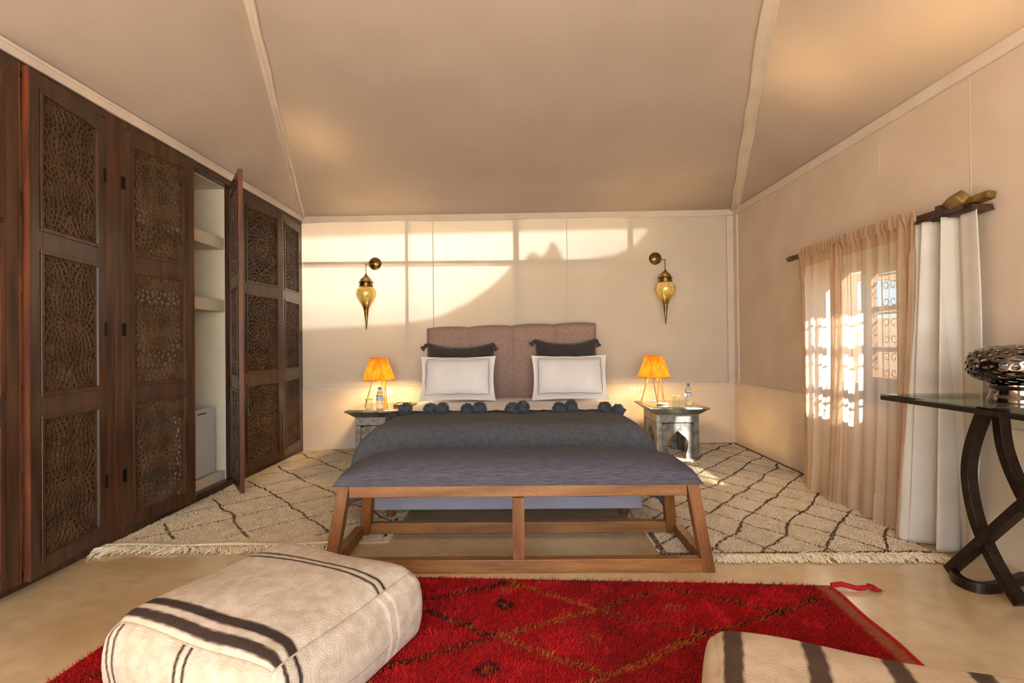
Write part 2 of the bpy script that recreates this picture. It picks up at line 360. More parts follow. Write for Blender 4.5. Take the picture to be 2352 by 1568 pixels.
# roof: three cloth panels meeting at two sewn hips
QL = Vector((-1.405, 2.66, 2.877)); QR = Vector((1.356, 2.70, 2.853))
HL = BL + (QL-BL)*((BL.y-YF)/(BL.y-QL.y)); HR = BR + (QR-BR)*((BR.y-YF)/(BR.y-QR.y))
def hipL(t): return BL.lerp(HL, t)
def hipR(t): return BR.lerp(HR, t)
def sag(u, v): return -.05*math.sin(PI*u)*math.sin(PI*min(1, v*1.2))
ceil = struct('ceiling', MB().grid(24, 40, lambda u, v: hipL(v).lerp(hipR(v), u) + Vector((0, 0, sag(u, v)))), 'canvas_roof', smooth=True)
struct('ceiling_left', MB().grid(12, 40, lambda u, v: Vector((-2.215, BL.y+(YF-BL.y)*v, 2.385)).lerp(hipL(v), u) + Vector((0, 0, .5*sag(u, v)))), 'canvas_roof', smooth=True)
struct('ceiling_right', MB().grid(12, 40, lambda u, v: Vector((XR+.005, BR.y+(YF-BR.y)*v, 2.455)).lerp(hipR(v), u) + Vector((0, 0, .5*sag(u, v)))), 'canvas_roof', smooth=True)
def hip_trim(name, hip, side):
    a, b = hip(0), hip(.72); d = (b-a).normalized(); r = Vector((side, 0, 0)); r = (r - d*r.dot(d)).normalized(); dn = d.cross(r); dn = dn if dn.z < 0 else -dn
    m = MB(); N = 60
    def P(t, s, h): 
        w = 1 + .05*math.sin(t*31)+.03*math.sin(t*77); return a.lerp(b, t) + r*(s*w+.003*math.sin(t*50)) + dn*h
    prof = [(-.048, .002), (-.05, .016), (-.040, .024), (-.030, .016), (-.018, .010), (.0, .008), (.014, .014), (.024, .026), (.036, .024), (.042, .010), (.040, .0)]
    m.grid(N, len(prof)-1, lambda u, v: P(u, *prof[round(v*(len(prof)-1))]))
    return struct(name, m, 'webbing', smooth=True)
hip_trim('trim_8', hipL, 1); hip_trim('trim_9', hipR, 1)
# added unseen roof: blocks the sun, its panels placed to throw ceiling glow patches
def up(v, h=.35): return v + Vector((0, 0, h))
blocker = MB(); glow_cells = MB()
FB = [Vector((-3.2, 5.8, 2.62)), Vector((2.85, 5.8, 2.68)), up(HR, .3), up(HL, .3), Vector((-3.2, YF-.2, 2.62)), Vector((2.85, YF-.2, 2.68))]
def lit(x, y): return ((x-1.88)/.10)**2+((y-3.02)/.17)**2 < 1 or (abs(x-2.16-(2.4-y)*.12) < .075 and 1.95 < y < 2.6) or (abs(x+1.52+(y-3.9)*.03) < .07 and 3.66 < y < 4.2) or (abs(x+1.66) < .06 and 5.02 < y < 5.2)
for f4 in ((FB[0], FB[1], FB[2], FB[3]), (FB[0], FB[3], FB[3], FB[4]), (FB[1], FB[2], FB[2], FB[5])):
    nu, nv = (60, 60)
    pt = lambda u, v: (f4[0].lerp(f4[1], u)).lerp(f4[3].lerp(f4[2], u), v)
    for a in range(nu):
        for b in range(nv):
            q = [pt(a/nu, b/nv), pt((a+1)/nu, b/nv), pt((a+1)/nu, (b+1)/nv), pt(a/nu, (b+1)/nv)]; c = sum(q, Vector())/4
            (glow_cells if lit(c.x, c.y) else blocker).add(q, [(0, 1, 2, 3)])
for a, b, c, d in (((2.5, YF-.2, 2.46), (2.5, 5.8, 2.46), FB[1], FB[5]), ((-2.95, YF-.2, 2.385), (-2.95, 5.8, 2.385), FB[0], FB[4]), ((-3.2, 5.5, 2.30), (2.85, 5.6, 2.36), FB[1], FB[0])):
    blocker.add([a, b, c, d], [(0, 1, 2, 3)])
blocker.add([(-3.2, YF-.15, 2.4), (2.85, YF-.15, 2.4), (2.85, YF-.15, 2.7), (0, YF-.15, 3.95), (-3.2, YF-.15, 2.64)], [(0, 1, 2, 3, 4)])
rf = struct('sun_blocker', blocker, 'board')
struct('glow_panels', glow_cells, 'glow_panel', rf)

# ------------------------------------------------------------------ window, garden
win = struct('window_1', MB().box(2.38, 2.45, WY0, WY1, WZ0, WZ0+.06).box(2.38, 2.45, WY0, WY1, WZ1-.07, WZ1).box(2.38, 2.45, WY0, WY0+.05, WZ0, WZ1).box(2.38, 2.45, WY1-.05, WY1, WZ0, WZ1).box(2.38, 2.45, 3.53, 3.57, WZ0, WZ1), 'window_wood')
struct('window_sill', MB().box(2.27, 2.46, WY0-.0, WY1, WZ0-.035, WZ0), 'window_wood', win)
for s, (a, b) in enumerate(((WY0+.05, 3.53),)):
    struct('sash', MB().box(2.39, 2.43, a, a+.045, WZ0+.06, WZ1-.07).box(2.39, 2.43, b-.045, b, WZ0+.06, WZ1-.07).box(2.39, 2.43, a, b, WZ0+.06, WZ0+.11).box(2.39, 2.43, a, b, WZ1-.12, WZ1-.07)
           .box(2.395, 2.425, a, b, .98, 1.01).box(2.395, 2.425, a, b, 1.25, 1.28), 'window_wood', win)
    for z0, z1 in ((WZ0+.11, .98), (1.01, 1.25), (1.28, WZ1-.12)):
        struct('pane', MB().box(2.408, 2.412, a+.045, b-.045, z0, z1), 'pane', win)
osh = struct('open_sash', MB().box(2.46, 2.505, 3.795, 3.83, WZ0+.06, WZ1-.07).box(2.85, 2.90, 3.795, 3.83, WZ0+.06, WZ1-.07).box(2.505, 2.85, 3.795, 3.83, WZ0+.06, WZ0+.11).box(2.505, 2.85, 3.795, 3.83, WZ1-.12, WZ1-.07).box(2.505, 2.85, 3.80, 3.825, .98, 1.01).box(2.505, 2.85, 3.80, 3.825, 1.25, 1.28), 'window_wood', win)
for z0, z1 in ((WZ0+.11, .98), (1.01, 1.25), (1.28, WZ1-.12)): struct('pane', MB().box(2.505, 2.85, 3.810, 3.814, z0, z1), 'pane', win)
gr = MB()
for k in range(6):
    y = WY0+.09+k*.138; gr.tube([(2.49, y, WZ0), (2.49, y, WZ1)], .005, 5)
for z in (.78, 1.0, 1.24, 1.50): gr.bar((2.49, WY0, z), (2.49, 3.55, z), .01, .012)
for k in range(5):
    for z in (.89, 1.12, 1.37):
        for sz in (-1, 1):
            for sy in (-1, 1):
                cy = WY0+.159+k*.138+sy*.034; cz = z+sz*.052
                gr.tube([(2.49, cy+sy*r*math.cos(t), cz+sz*r*math.sin(t)) for i in range(13) for t, r in [(i/12*2.2*PI - .6, .036-.024*i/12)]], .0035, 4)
struct('grille', gr, 'grille', win)
struct('garden_ground', MB().box(2.5, 12, -4, 14, -.14, -.02), 'soil')
struct('garden_wall', MB().box(5.2, 5.45, -3, 12, -.1, 1.38), 'earth')
def leafcloud(n, fn, size, seed):
    r = np.random.default_rng(seed); v = []; f = []
    for k in range(n):
        p = np.array(fn(r)); a = r.normal(size=3); a /= np.linalg.norm(a); b = np.cross(a, r.normal(size=3)); b /= np.linalg.norm(b)
        L = size*(.7+.6*r.random()); W = L*.3; i = len(v)
        v += [p-a*L*.5, p+b*W-a*.1*L, p+a*L*.5, p-b*W-a*.1*L]; f += [(i, i+1, i+2), (i, i+2, i+3)]
    return fastmesh('leaves', v, f)
def shrub(name, loc, n, rad, hgt, size, label, seed):
    t = thing(name, label, 'shrub', loc)
    local()
    def fn(r):
        d = r.normal(size=3); d /= np.linalg.norm(d); q = r.random()**.4
        return d[0]*rad*q, d[1]*rad*1.3*q, hgt*.55 + d[2]*hgt*.45*q
    obj('foliage', leafcloud(n, fn, size, seed), 'leaf', t)
    st = MB()
    for k in range(5):
        a = k*1.3; st.tube([(0, 0, -.02), (.12*math.cos(a), .12*math.sin(a), hgt*.3), (.3*rad*math.cos(a)*2, .3*rad*math.sin(a)*2, hgt*.7)], [.02, .015, .006], 5)
    part('stem', st, 'stem', t)
    return t
shrub('garden_shrub', (3.6, 4.1, -.02), 900, .42, 2.1, .075, 'leafy green garden shrub seen through the far end of the sheer curtain', 3)
shrub('garden_shrub', (3.25, 2.35, -.02), 300, .42, 1.95, .06, 'leafy green garden shrub outside the window behind the white drape', 5)

# ------------------------------------------------------------------ wardrobes with pierced doors
def lattice_mesh(w, h, cache={}):
    key = (round(w, 3), round(h, 3))
    if key in cache: return cache[key]
    cs = [(w/2, h/2), (0, 0), (w, 0), (0, h), (w, h)]
    if w > .5: pass
    m = MB(); bw, bd = .0072, .012
    def owner(p): return min(range(len(cs)), key=lambda i: math.hypot(p[0]-cs[i][0], p[1]-cs[i][1]))
    def seg(p, q, own=None):
        n = 2; ok = []
        for k in range(n):
            a = (p[0]+(q[0]-p[0])*k/n, p[1]+(q[1]-p[1])*k/n); b = (p[0]+(q[0]-p[0])*(k+1)/n, p[1]+(q[1]-p[1])*(k+1)/n)
            c = ((a[0]+b[0])/2, (a[1]+b[1])/2)
            if 0 <= c[0] <= w and 0 <= c[1] <= h and (own is None or owner(c) == own): ok.append((a, b))
        if ok: m.bar((ok[0][0][0], 0, ok[0][0][1]), (ok[-1][1][0], 0, ok[-1][1][1]), bw, bd, (0, 1, 0), ends=False)
    radii = [.017, .046, .070, .094, .119, .144, .170, .197, .225, .255, .29]
    for ci, c in enumerate(cs):
        N0 = 12
        def A(r, a): return (c[0]+r*math.cos(a), c[1]+r*math.sin(a))
        for k in range(len(radii)-1):
            n_ = 12 if k < 2 else 24; h_ = PI/n_; off = h_ if k % 2 else 0.
            for j in range(n_):
                a = 2*PI*j/n_ + off + PI/2
                if k == 1:                                  # petals open into the doubled outer ring
                    for d_ in (-1.5, -.5, .5, 1.5)[:: 3] if False else (-h_*.75, h_*.75): seg(A(radii[1], a), A(radii[2], a+d_*.667), ci)
                    continue
                for sg in (-1, 1):
                    mid = A(radii[k]*.42+radii[k+1]*.58, a+sg*h_*.78); seg(A(radii[k], a), mid, ci); seg(mid, A(radii[k+1], a+sg*h_), ci)
            if k in (0, 2):
                for j in range(n_): seg(A(radii[k], 2*PI*j/n_+off+PI/2), A(radii[k], 2*PI*(j+1)/n_+off+PI/2), ci)
    # ribs along the borders between the rosettes
    G = 56; step = w/20
    n = 26
    for i in range(n):
        for j in range(int(n*h/w)):
            a = ((i+.5)*w/n, (j+.5)*w/n)
            for d in ((1, 0), (0, 1)):
                b = (a[0]+d[0]*w/n, a[1]+d[1]*w/n)
                if b[0] < w and b[1] < h and owner(a) != owner(b):
                    mid = ((a[0]+b[0])/2, (a[1]+b[1])/2); e = w/n*.62
                    m.bar((mid[0]-d[1]*e, 0, mid[1]-d[0]*e), (mid[0]+d[1]*e, 0, mid[1]+d[0]*e), bw*.8, bd, (0, 1, 0), ends=False)
    for p, q in (((0, 0), (w, 0)), ((w, 0), (w, h)), ((w, h), (0, h)), ((0, h), (0, 0))):
        m.bar((p[0], 0, p[1]), (q[0], 0, q[1]), .016, .014, (0, 1, 0))
    cache[key] = m.mesh('lattice_panel'); return cache[key]
DZ = [(.13, .74), (.86, 1.48), (1.60, 2.20)]
def make_door(wardrobe, w, hinge, ang, z0=.055, z1=2.285):
    d = MB(); t = .014; e = .075
    d.box(0, e, -t, t, z0, z1).box(w-e, w, -t, t, z0, z1)
    zs = [z0] + [z for r in DZ for z in r] + [z1]
    for k in range(0, len(zs), 2): d.box(e, w-e, -t, t, zs[k], zs[k+1])
    local(); door = part('door', d, 'wood_dark', wardrobe, bevel=.003)
    door.location = (XL - wardrobe.location.x, hinge - wardrobe.location.y, 0); door.rotation_euler = (0, 0, ang)
    for a, b in DZ:
        lp = obj('lattice_panel', lattice_mesh(w-2*e+.01, b-a+.01), 'wood_carved', door); lp.location = (e-.005, 0, a-.005)
        mo = MB(); i, j = e-.018, w-e+.018
        for s in (-1, 1):
            y0, y1 = (t, t+.005) if s > 0 else (-t-.005, -t)
            mo.box(i, j, y0, y1, a-.018, a).box(i, j, y0, y1, b, b+.018).box(i, i+.018, y0, y1, a, b).box(j-.018, j, y0, y1, a, b)
        part('moulding', mo, 'wood_post', door, bevel=.002)
    part('edge_strip', MB().box(w, w+.006, -t, t, z0, z1), 'wood_edge', door)
    for z in (.35, 1.16, 1.98):
        hg = MB(); hg.tube([(-.004, 0, z-.04), (-.004, 0, z+.04)], .009, 8).box(.0, .018, -t-.003, t+.003, z-.035, z+.035)
        part('hinge', hg, 'hinge', door)
    return door
def wardrobe(y0, y1, doors, shelves, label):
    t = thing('wardrobe', label, 'wardrobe', (XL-.3, (y0+y1)/2, 0), group='carved wooden wardrobes along the wall')
    pw = .065
    for a, b in ((y0, y0+pw), (y1-pw, y1)): part('post', MB().box(XL-.045, XL+.012, a, b, 0, 2.335), 'wood_post', t, bevel=.003)
    part('header', MB().box(XL-.045, XL+.016, y0+pw, y1-pw, 2.29, 2.335), 'wood_dark', t, bevel=.003)
    part('plinth', MB().box(XL-.045, XL+.010, y0+pw, y1-pw, 0, .05), 'wood_dark', t)
    part('back_panel', MB().box(-2.84, -2.80, y0+.001, y1-.001, 0, 2.335), 'alcove', t)
    for a, b in ((y0+.001, y0+pw-.008), (y1-pw+.008, y1-.001)): part('side_panel', MB().box(-2.80, XL-.045, a, b, .0, 2.335), 'alcove', t)
    part('top_panel', MB().box(-2.80, XL-.045, y0+pw-.008, y1-pw+.008, 2.28, 2.335), 'alcove', t)
    part('bottom_panel', MB().box(-2.80, XL-.045, y0+pw-.008, y1-pw+.008, .0, .05), 'alcove', t)
    for z in shelves: part('shelf', MB().box(-2.80, XL-.05, y0+pw-.008, y1-pw+.008, z-.09, z), 'alcove', t, bevel=.006)
    for hinge, w, ang in doors: make_door(t, w, hinge, math.radians(ang))
    return t
wardrobe(1.55, 2.775, [(1.65, .515, 82), (2.71, .525, -80.5)], (.40, .87, 1.40, 1.87), 'dark carved wardrobe nearest the camera, its doors ajar beside the ivory rug end')
wardrobe(2.775, 3.985, [(2.825, .49, 79), (3.925, .525, -54)], (1.42, 1.90), 'dark carved wardrobe with one door swung open over plaster shelves and small fridge')
wardrobe(3.985, 5.205, [(4.05, .555, 82), (5.165, .555, -83)], (.55, 1.0, 1.42, 1.90), 'dark carved wardrobe in the corner beside the canvas wall')

t = thing('mini_fridge', 'white mini fridge on a low plinth inside the open wardrobe', 'fridge', (-2.53, 3.62, .05))
part('base', MB().box(-2.78, -2.262, 3.345, 3.925, .051, .115), 'alcove', t, bevel=.006)
part('cabinet', MB().box(-2.76, -2.33, 3.39, 3.83, .115, .60), 'fridge_side', t, bevel=.006)
part('door', MB().box(-2.33, -2.285, 3.385, 3.835, .125, .61), 'fridge', t, bevel=.008)
part('handle', MB().box(-2.284, -2.280, 3.62, 3.72, .575, .582), 'hinge', t)

# ------------------------------------------------------------------ bed
t = thing('bed', 'double bed with taupe linen headboard and low pale fabric base', 'bed', (-.08, 4.1, 0))
part('bed_base', MB().box(-.87, .73, 3.05, 5.12, .072, .17), 'base_fabric', t, bevel=.012)
for x in (-.79, .64):
    for y in (3.14, 4.95): part('leg', MB().lathe([(.022, .012), (.027, .073)], 16, (x, y, 0)), 'bench_wood_v', t, auto=True)
def rbox(x0, x1, y0, y1, z0, z1, r, n=10):
    m = MB(); cx, cy, cz = (x0+x1)/2, (y0+y1)/2, (z0+z1)/2; hx, hy, hz = (x1-x0)/2, (y1-y0)/2, (z1-z0)/2
    idx = {}
    def vid(p):
        k = tuple(round(a, 5) for a in p)
        if k not in idx:
            q = [max(-h+r, min(h-r, a*h)) for a, h in zip(p, (hx, hy, hz))]; d = Vector([a*h-b for a, h, b in zip(p, (hx, hy, hz), q)])
            if d.length > 1e-9: d = d.normalized()*r
            idx[k] = len(m.v); m.v.append((cx+q[0]+d.x, cy+q[1]+d.y, cz+q[2]+d.z))
        return idx[k]
    g = lambda i: math.sin((i/n-.5)*PI)
    for ax in range(3):
        for s in (-1, 1):
            for i in range(n):
                for j in range(n):
                    qd = []
                    for a, b in ((i, j), (i+1, j), (i+1, j+1), (i, j+1)):
                        p = [0, 0, 0]; p[ax] = s; p[(ax+1) % 3] = g(a); p[(ax+2) % 3] = g(b); qd.append(vid(p))
                    m.f.append(tuple(qd))
    return m
part('mattress', rbox(-.945, .795, 3.09, 5.14, .17, .534, .07, 16), 'linen', t, smooth=True)
def headboard(u, v, yb=None):
    U, V = 2*u-1, v
    x = -.93 + 1.73*u; ztop = 1.228 + .036*u + .016*abs(math.sin(u*4*PI))**.6
    z = .12 + (ztop-.12)*v
    roll_ = (1-abs(U)**26)*(1-V**40); roll_ = max(0, roll_)**.5
    ch = .042*abs(math.sin(u*4*PI))**.38
    return (x, 5.245 - (.085+ch)*roll_, z)
hb = MB(); hb.grid(96, 60, headboard); hb.grid(1, 1, lambda u, v: (-.93+1.73*u, 5.246, .12+(1.108+.036*u)*v))
part('headboard', hb, 'headboard', t, smooth=True)
for x in (-.75, .62): part('headboard_leg', MB().box(x-.03, x+.03, 5.19, 5.235, 0, .14), 'bench_wood_v', t)

# blanket draped over the mattress, pompoms along its folded top edge
def bl_pos(u, v):
    s = 2*u-1; side = -1 if s < 0 else 1; a = abs(s)
    cx, hw = -.075, .87; r = .15; y = 0
    arc = r*PI/2; fall = .25 if side > 0 else .27
    total = hw-.13 + arc + fall; d = a*total
    def drop(d, flat):
        if d <= flat: return d, 0.
        q = d-flat
        if q < arc: return flat + r*math.sin(q/r), r*(1-math.cos(q/r))
        return flat + r + (q-arc)*.16, r + (q-arc)
    dx, zx = drop(d, hw-.13)
    L = .60; arc2 = r*PI/2; tot2 = L + arc2 + .24; dd = v*tot2
    dy, zy = drop(dd, L)
    out = 1 + (.55*min(1, zx/.4) if side < 0 else .1)*.09
    x = cx + side*dx*out; yy = 3.80 - dy
    z = .553 - max(zx, zy) - .25*min(zx, zy)*(zx > 0 and zy > 0)
    ripple = .010*math.sin(yy*9+side)*min(1, zx/.2)
    puff = .014*math.sin(PI*min(1, v*1.1))*(1-a*a) + .004*math.sin(x*7+yy*3)
    return (x + side*ripple, yy + .012*math.sin(x*8)*min(1, zy/.2), max(.07, z + puff*(zx < .02)))
t = thing('bedspread', 'dark grey blanket draped over the bed', 'blanket', (-.08, 3.9, .17))
part('cloth', MB().grid(110, 90, bl_pos), 'blanket', t, smooth=True, thick=.012)
part('edge_cord', MB().tube([(x/20*.86-.075, 3.765+.008*math.sin(x*1.7), .569+.004*math.sin(x*2.3)) for x in range(-20, 21)], .005, 5).tube([(x/20*.87-.075, 3.80, .561) for x in range(-20, 21)], .008, 5), 'knit', t)
def pompom_mesh(R=.052, n=1000):
    m = MB(); m.lathe([(R*.2, -R*.72), (R*.62, -R*.42), (R*.72, 0), (R*.62, R*.42), (R*.2, R*.72)], 10)
    r = random.Random(4)
    for k in range(n):
        z = r.uniform(-1, 1); a = r.uniform(0, 2*PI); q = math.sqrt(1-z*z); d = Vector((q*math.cos(a), q*math.sin(a), z)); L = R*r.uniform(.86, 1.12)
        e = d.cross(Vector((.3, .5, .8))).normalized()*.0026; g = d.cross(e).normalized()*.0026
        p = d*R*.6; q2 = d*L + Vector((r.uniform(-1, 1), r.uniform(-1, 1), r.uniform(-1, 1)))*.005
        m.add([p+e, p-e*.5+g, p-e*.5-g, q2+e*.8, q2-e*.4+g*.8, q2-e*.4-g*.8], [(0, 1, 4, 3), (1, 2, 5, 4), (2, 0, 3, 5), (3, 4, 5)])
    return m.mesh('pompom')
pme = pompom_mesh()
for x, dz, sp in ((-.875, -.035, .064), (-.60, 0, .060), (-.33, 0, .062), (-.008, .002, .054), (.342, 0, .056), (.675, -.012, .062)):
    for s in (-1, 1):
        tilt = .04*s if x < -.8 else (-.012*s if x > .6 else .004*s)
        p = obj('pompom', pme, 'pompom', t); p.location = Vector((x+s*sp*.75, 3.745+random.uniform(-.01, .01), .585+dz+tilt+random.uniform(-.004, .006))) - ORG[0]
        p.rotation_euler = (random.random()*6, random.random()*6, random.random()*6); p.scale = [k_*random.uniform(.9, 1.05) for k_ in (1, 1, .92)]

def cushion(name, mat, w, h, T, loc, lean, yaw, flange=0., pinch=.05, dip=0., nu=44, nv=32):
    m = MB()
    def sh(s): 
        def f(u, v):
            U, V = 2*u-1, 2*v-1
            x = w/2*U*(1 - pinch*(1-V*V)*abs(U)**3); z = h/2*V*(1 - pinch*(1-U*U)*abs(V)**3)
            z += h*.5 - dip*(1-U*U)*max(0, V)**2
            Ui, Vi = min(1, abs(U)/(1-flange)), min(1, abs(V)/(1-flange*w/h))
            th = T/2*math.sqrt(max(0, 1-Ui**2.6)*max(0, 1-Vi**2.6))
            wr = .003*math.sin(U*9+V*5)*(1-Ui) + .004*math.sin(13*U)*(1 if Ui >= 1 else .2)
            return (x, s*(th+.003) + wr, z)
        return f
    m.grid(nu, nv, sh(-1)); m.grid(nu, nv, sh(1))
    local(); o = part(name, m, mat, None, smooth=True); o.location = loc; o.rotation_euler = (lean, 0, yaw)
    return o
for nm, x, yaw, lb in (('bed_pillow', -.562, .02, 'white pillow with grey stitched border beside the left bottle and lamp'), ('bed_pillow', .478, -.02, 'white pillow with grey stitched border on the side of the arched nightstand')):
    p = tag(cushion(nm, 'linen', .71, .440, .19, (x, 4.70, .541), -.38, yaw, flange=.10, pinch=.065), lb, 'pillow', 'white bed pillows')
    q = .80; st = MB(); pts = []
    for a, b, n in (((-1, -1), (1, -1), 24), ((1, -1), (1, 1), 16), ((1, 1), (-1, 1), 24), ((-1, 1), (-1, -1), 16)):
        for k in range(n):
            U = (a[0]+(b[0]-a[0])*k/n)*.83; V = (a[1]+(b[1]-a[1])*k/n)*.77
            Ui, Vi = abs(U)/.9, min(1, abs(V)/(1-.1*.71/.455)); th = .095*math.sqrt(max(0, 1-Ui**2.6)*max(0, 1-Vi**2.6))
            pts.append((.355*U*(1-.035*(1-V*V)*abs(U)**3)+.003*math.sin(V*11), -th-.006, .2275*V*(1-.035*(1-U*U)*abs(V)**3)+.2275+.003*math.sin(U*9)))
    part('stitched_border', st.tube(pts, .0022, 4, closed=True), 'stitch', p)
def tassel(o, loc, rot):
    m = MB(); r = random.Random(int(loc[0]*1000)+3)
    m.lathe([(.004, .0), (.017, -.012), (.020, -.03), (.014, -.04)], 10)
    for k in range(60):
        a = r.uniform(0, 2*PI); q = r.uniform(.004, .016); L = r.uniform(.06, .085)
        m.tube([(q*math.cos(a), q*math.sin(a), -.034), (q*1.3*math.cos(a), q*1.3*math.sin(a), -.06), (q*1.9*math.cos(a)+r.uniform(-.004, .004), q*1.9*math.sin(a), -L)], .0028, 3)
    local(); t_ = part('tassel', m, 'knit', o); t_.location = loc; t_.rotation_euler = rot
for x, w, dz, lb in ((-.565, .66, 0, 'charcoal knit cushion with corner tassels behind the left white pillow'), (.475, .60, .03, 'charcoal knit cushion with corner tassels behind the right white pillow')):
    c = tag(cushion('knit_cushion', 'knit', w, .55+dz, .17, (x, 4.975, .541), -.20, 0, pinch=.03, dip=.04), lb, 'cushion', 'charcoal knit cushions')
    tassel(c, (-w/2+.01, -.045, .53+dz), (0, .9, 0)); tassel(c, (w/2-.01, -.06, .53+dz), (0, -.35, 0))

# ------------------------------------------------------------------ bench
t = thing('bench', 'wooden bench with grey upholstered seat at the foot of the bed', 'bench', (-.01, 2.6, 0))
FT = dict(FL=((-.915, 2.36), (-.85, 2.385)), FR=((.895, 2.36), (.832, 2.385)), BL=((-.885, 2.88), (-.835, 2.80)), BR=((.865, 2.88), (.815, 2.80)))
lw = .055
for k, ((xb, yb_), (xt, yt)) in FT.items():
    sx = 1 if k[1] == 'L' else -1; sy = 1 if k[0] == 'F' else -1
    q = lambda x, y, z: sorted([(x, y, z), (x+sx*lw, y, z), (x+sx*lw, y+sy*lw, z), (x, y+sy*lw, z)], key=lambda p: (p[0]+p[1]*0))
    qq = lambda x, y, z: [(min(x, x+sx*lw), min(y, y+sy*lw), z), (max(x, x+sx*lw), min(y, y+sy*lw), z), (max(x, x+sx*lw), max(y, y+sy*lw), z), (min(x, x+sx*lw), max(y, y+sy*lw), z)]
    part('leg', MB().hexa(qq(xb, yb_, .0), qq(xt, yt, .40)), 'bench_wood_v', t, bevel=.003)
part('front_rail', MB().box(-.797, .778, 2.387, 2.435, .345, .40), 'bench_wood', t, bevel=.003)
part('back_rail', MB().box(-.785, .765, 2.748, 2.796, .345, .40), 'bench_wood', t, bevel=.003)
for s in ((-.845, -.80), (.782, .827)): part('side_rail', MB().box(s[0], s[1], 2.44, 2.745, .345, .40), 'bench_wood_v', t, bevel=.003)
part('stretcher', MB().box(-.862, .842, 2.364, 2.412, .0, .062), 'bench_wood', t, bevel=.003)
part('stretcher', MB().box(-.832, .812, 2.828, 2.872, .014, .074), 'bench_wood', t, bevel=.003)
for s in ((-.905, -.86), (.842, .887)): part('stretcher', MB().box(s[0], s[1], 2.415, 2.825, .0, .06), 'bench_wood_v', t, bevel=.003)
part('centre_post', MB().box(-.034, .022, 2.366, 2.415, .062, .345), 'bench_wood_v', t, bevel=.003)
def seat(u, v):
    U, V = 2*u-1, 2*v-1; p = max(0, (1-abs(U)**7)*(1-abs(V)**3.2))
    e = .012*(1-p)
    z = .402 + .038*min(1, 60*p)**.5*1 + .078*p**.75
    return (-.009 + (.862-.03*(z-.40)/.1)*U, 2.593 + .215*V - .004, z)
cs_ = MB().grid(90, 40, seat); cs_.grid(1, 1, lambda u, v: (-.009+.862*(2*u-1), 2.589+.215*(2*v-1), .401))
part('seat_cushion', cs_, 'bench_fabric', t, smooth=True)

# ------------------------------------------------------------------ nightstands
def nightstand(loc, label):
    t = thing('nightstand', label, 'nightstand', loc, group='hammered metal nightstands'); local()
    W, D, H = .53, .62, .472
    part('top', MB().box(-W/2, W/2, -D/2, D/2, H-.022, H-.006), 'silver', t, bevel=.004)
    part('top_plate', MB().box(-W/2+.025, W/2-.025, -D/2+.025, D/2-.025, H-.006, H), 'silver_top', t)
    a, b = W/2-.012, D/2-.012; c, d = W/2-.075, D/2-.075
    part('cornice', MB().hexa([(-c, -d, H-.072), (c, -d, H-.072), (c, d, H-.072), (-c, d, H-.072)], [(-a, -b, H-.022), (a, -b, H-.022), (a, b, H-.022), (-a, b, H-.022)]), 'silver', t)
    part('frieze', MB().box(-c, c, -d, d, H-.145, H-.072), 'silver', t, bevel=.002)
    z1 = H-.148; pw = .052
    for sx in (-1, 1):
        for sy in (-1, 1):
            part('post', MB().box(*sorted((sx*c, sx*(c-pw))), *sorted((sy*d, sy*(d-pw))), 0, z1), 'silver', t, bevel=.002)
    def arch(L, horiz, s, off):
        # panel with horseshoe arch opening; coordinates (q along, z up)
        r = L*.335; spring = .135; pts = []
        n = 20
        prof = [(-r*.78, .0), (-r*.80, .05), (-r*.97, .10)]
        for k in range(n+1):
            an = PI - PI*k/n; q = r*math.cos(an); z = spring + r*.95*math.sin(an) + .028*max(0, 1-abs(q)/(r*.45))
            prof.append((q, z))
        prof += [(r*.97, .10), (r*.80, .05), (r*.78, .0)]
        m = MB(); h = z1-.004; hw = L/2-.003
        outer = []
        for q, z in prof:
            if z <= .101 and q < 0: outer.append((-hw, z))
            elif z <= .101: outer.append((hw, z))
            else:
                an = math.atan2(z-.10, q); kx = hw/abs(math.cos(an)) if abs(math.cos(an)) > 1e-6 else 9; kz = (h-.10)/math.sin(an) if math.sin(an) > 1e-6 else 9
                k = min(kx, kz); outer.append((k*math.cos(an), .10+k*math.sin(an)))
        f = (lambda q, z, y: (q, s*(off-y), z)) if horiz else (lambda q, z, y: (s*(off-y), q, z))
        for i in range(len(prof)-1):
            quad = [prof[i], prof[i+1], outer[i+1], outer[i]]
            m.hexa([f(q, z, .006) for q, z in quad], [f(q, z, .022) for q, z in quad])
        return m
    for s in (-1, 1):
        part('arch_panel', arch(2*(c-pw), True, s, d), 'silver', t)
        part('arch_panel', arch(2*(d-pw), False, s, c), 'silver', t)
    return t
nsR = nightstand((1.425, 4.84, .014), 'silver metal nightstand with arched sides, fully visible by the window side')
nsL = nightstand((-1.285, 4.84, .014), 'silver metal nightstand half hidden behind the bedspread on the wardrobe side')

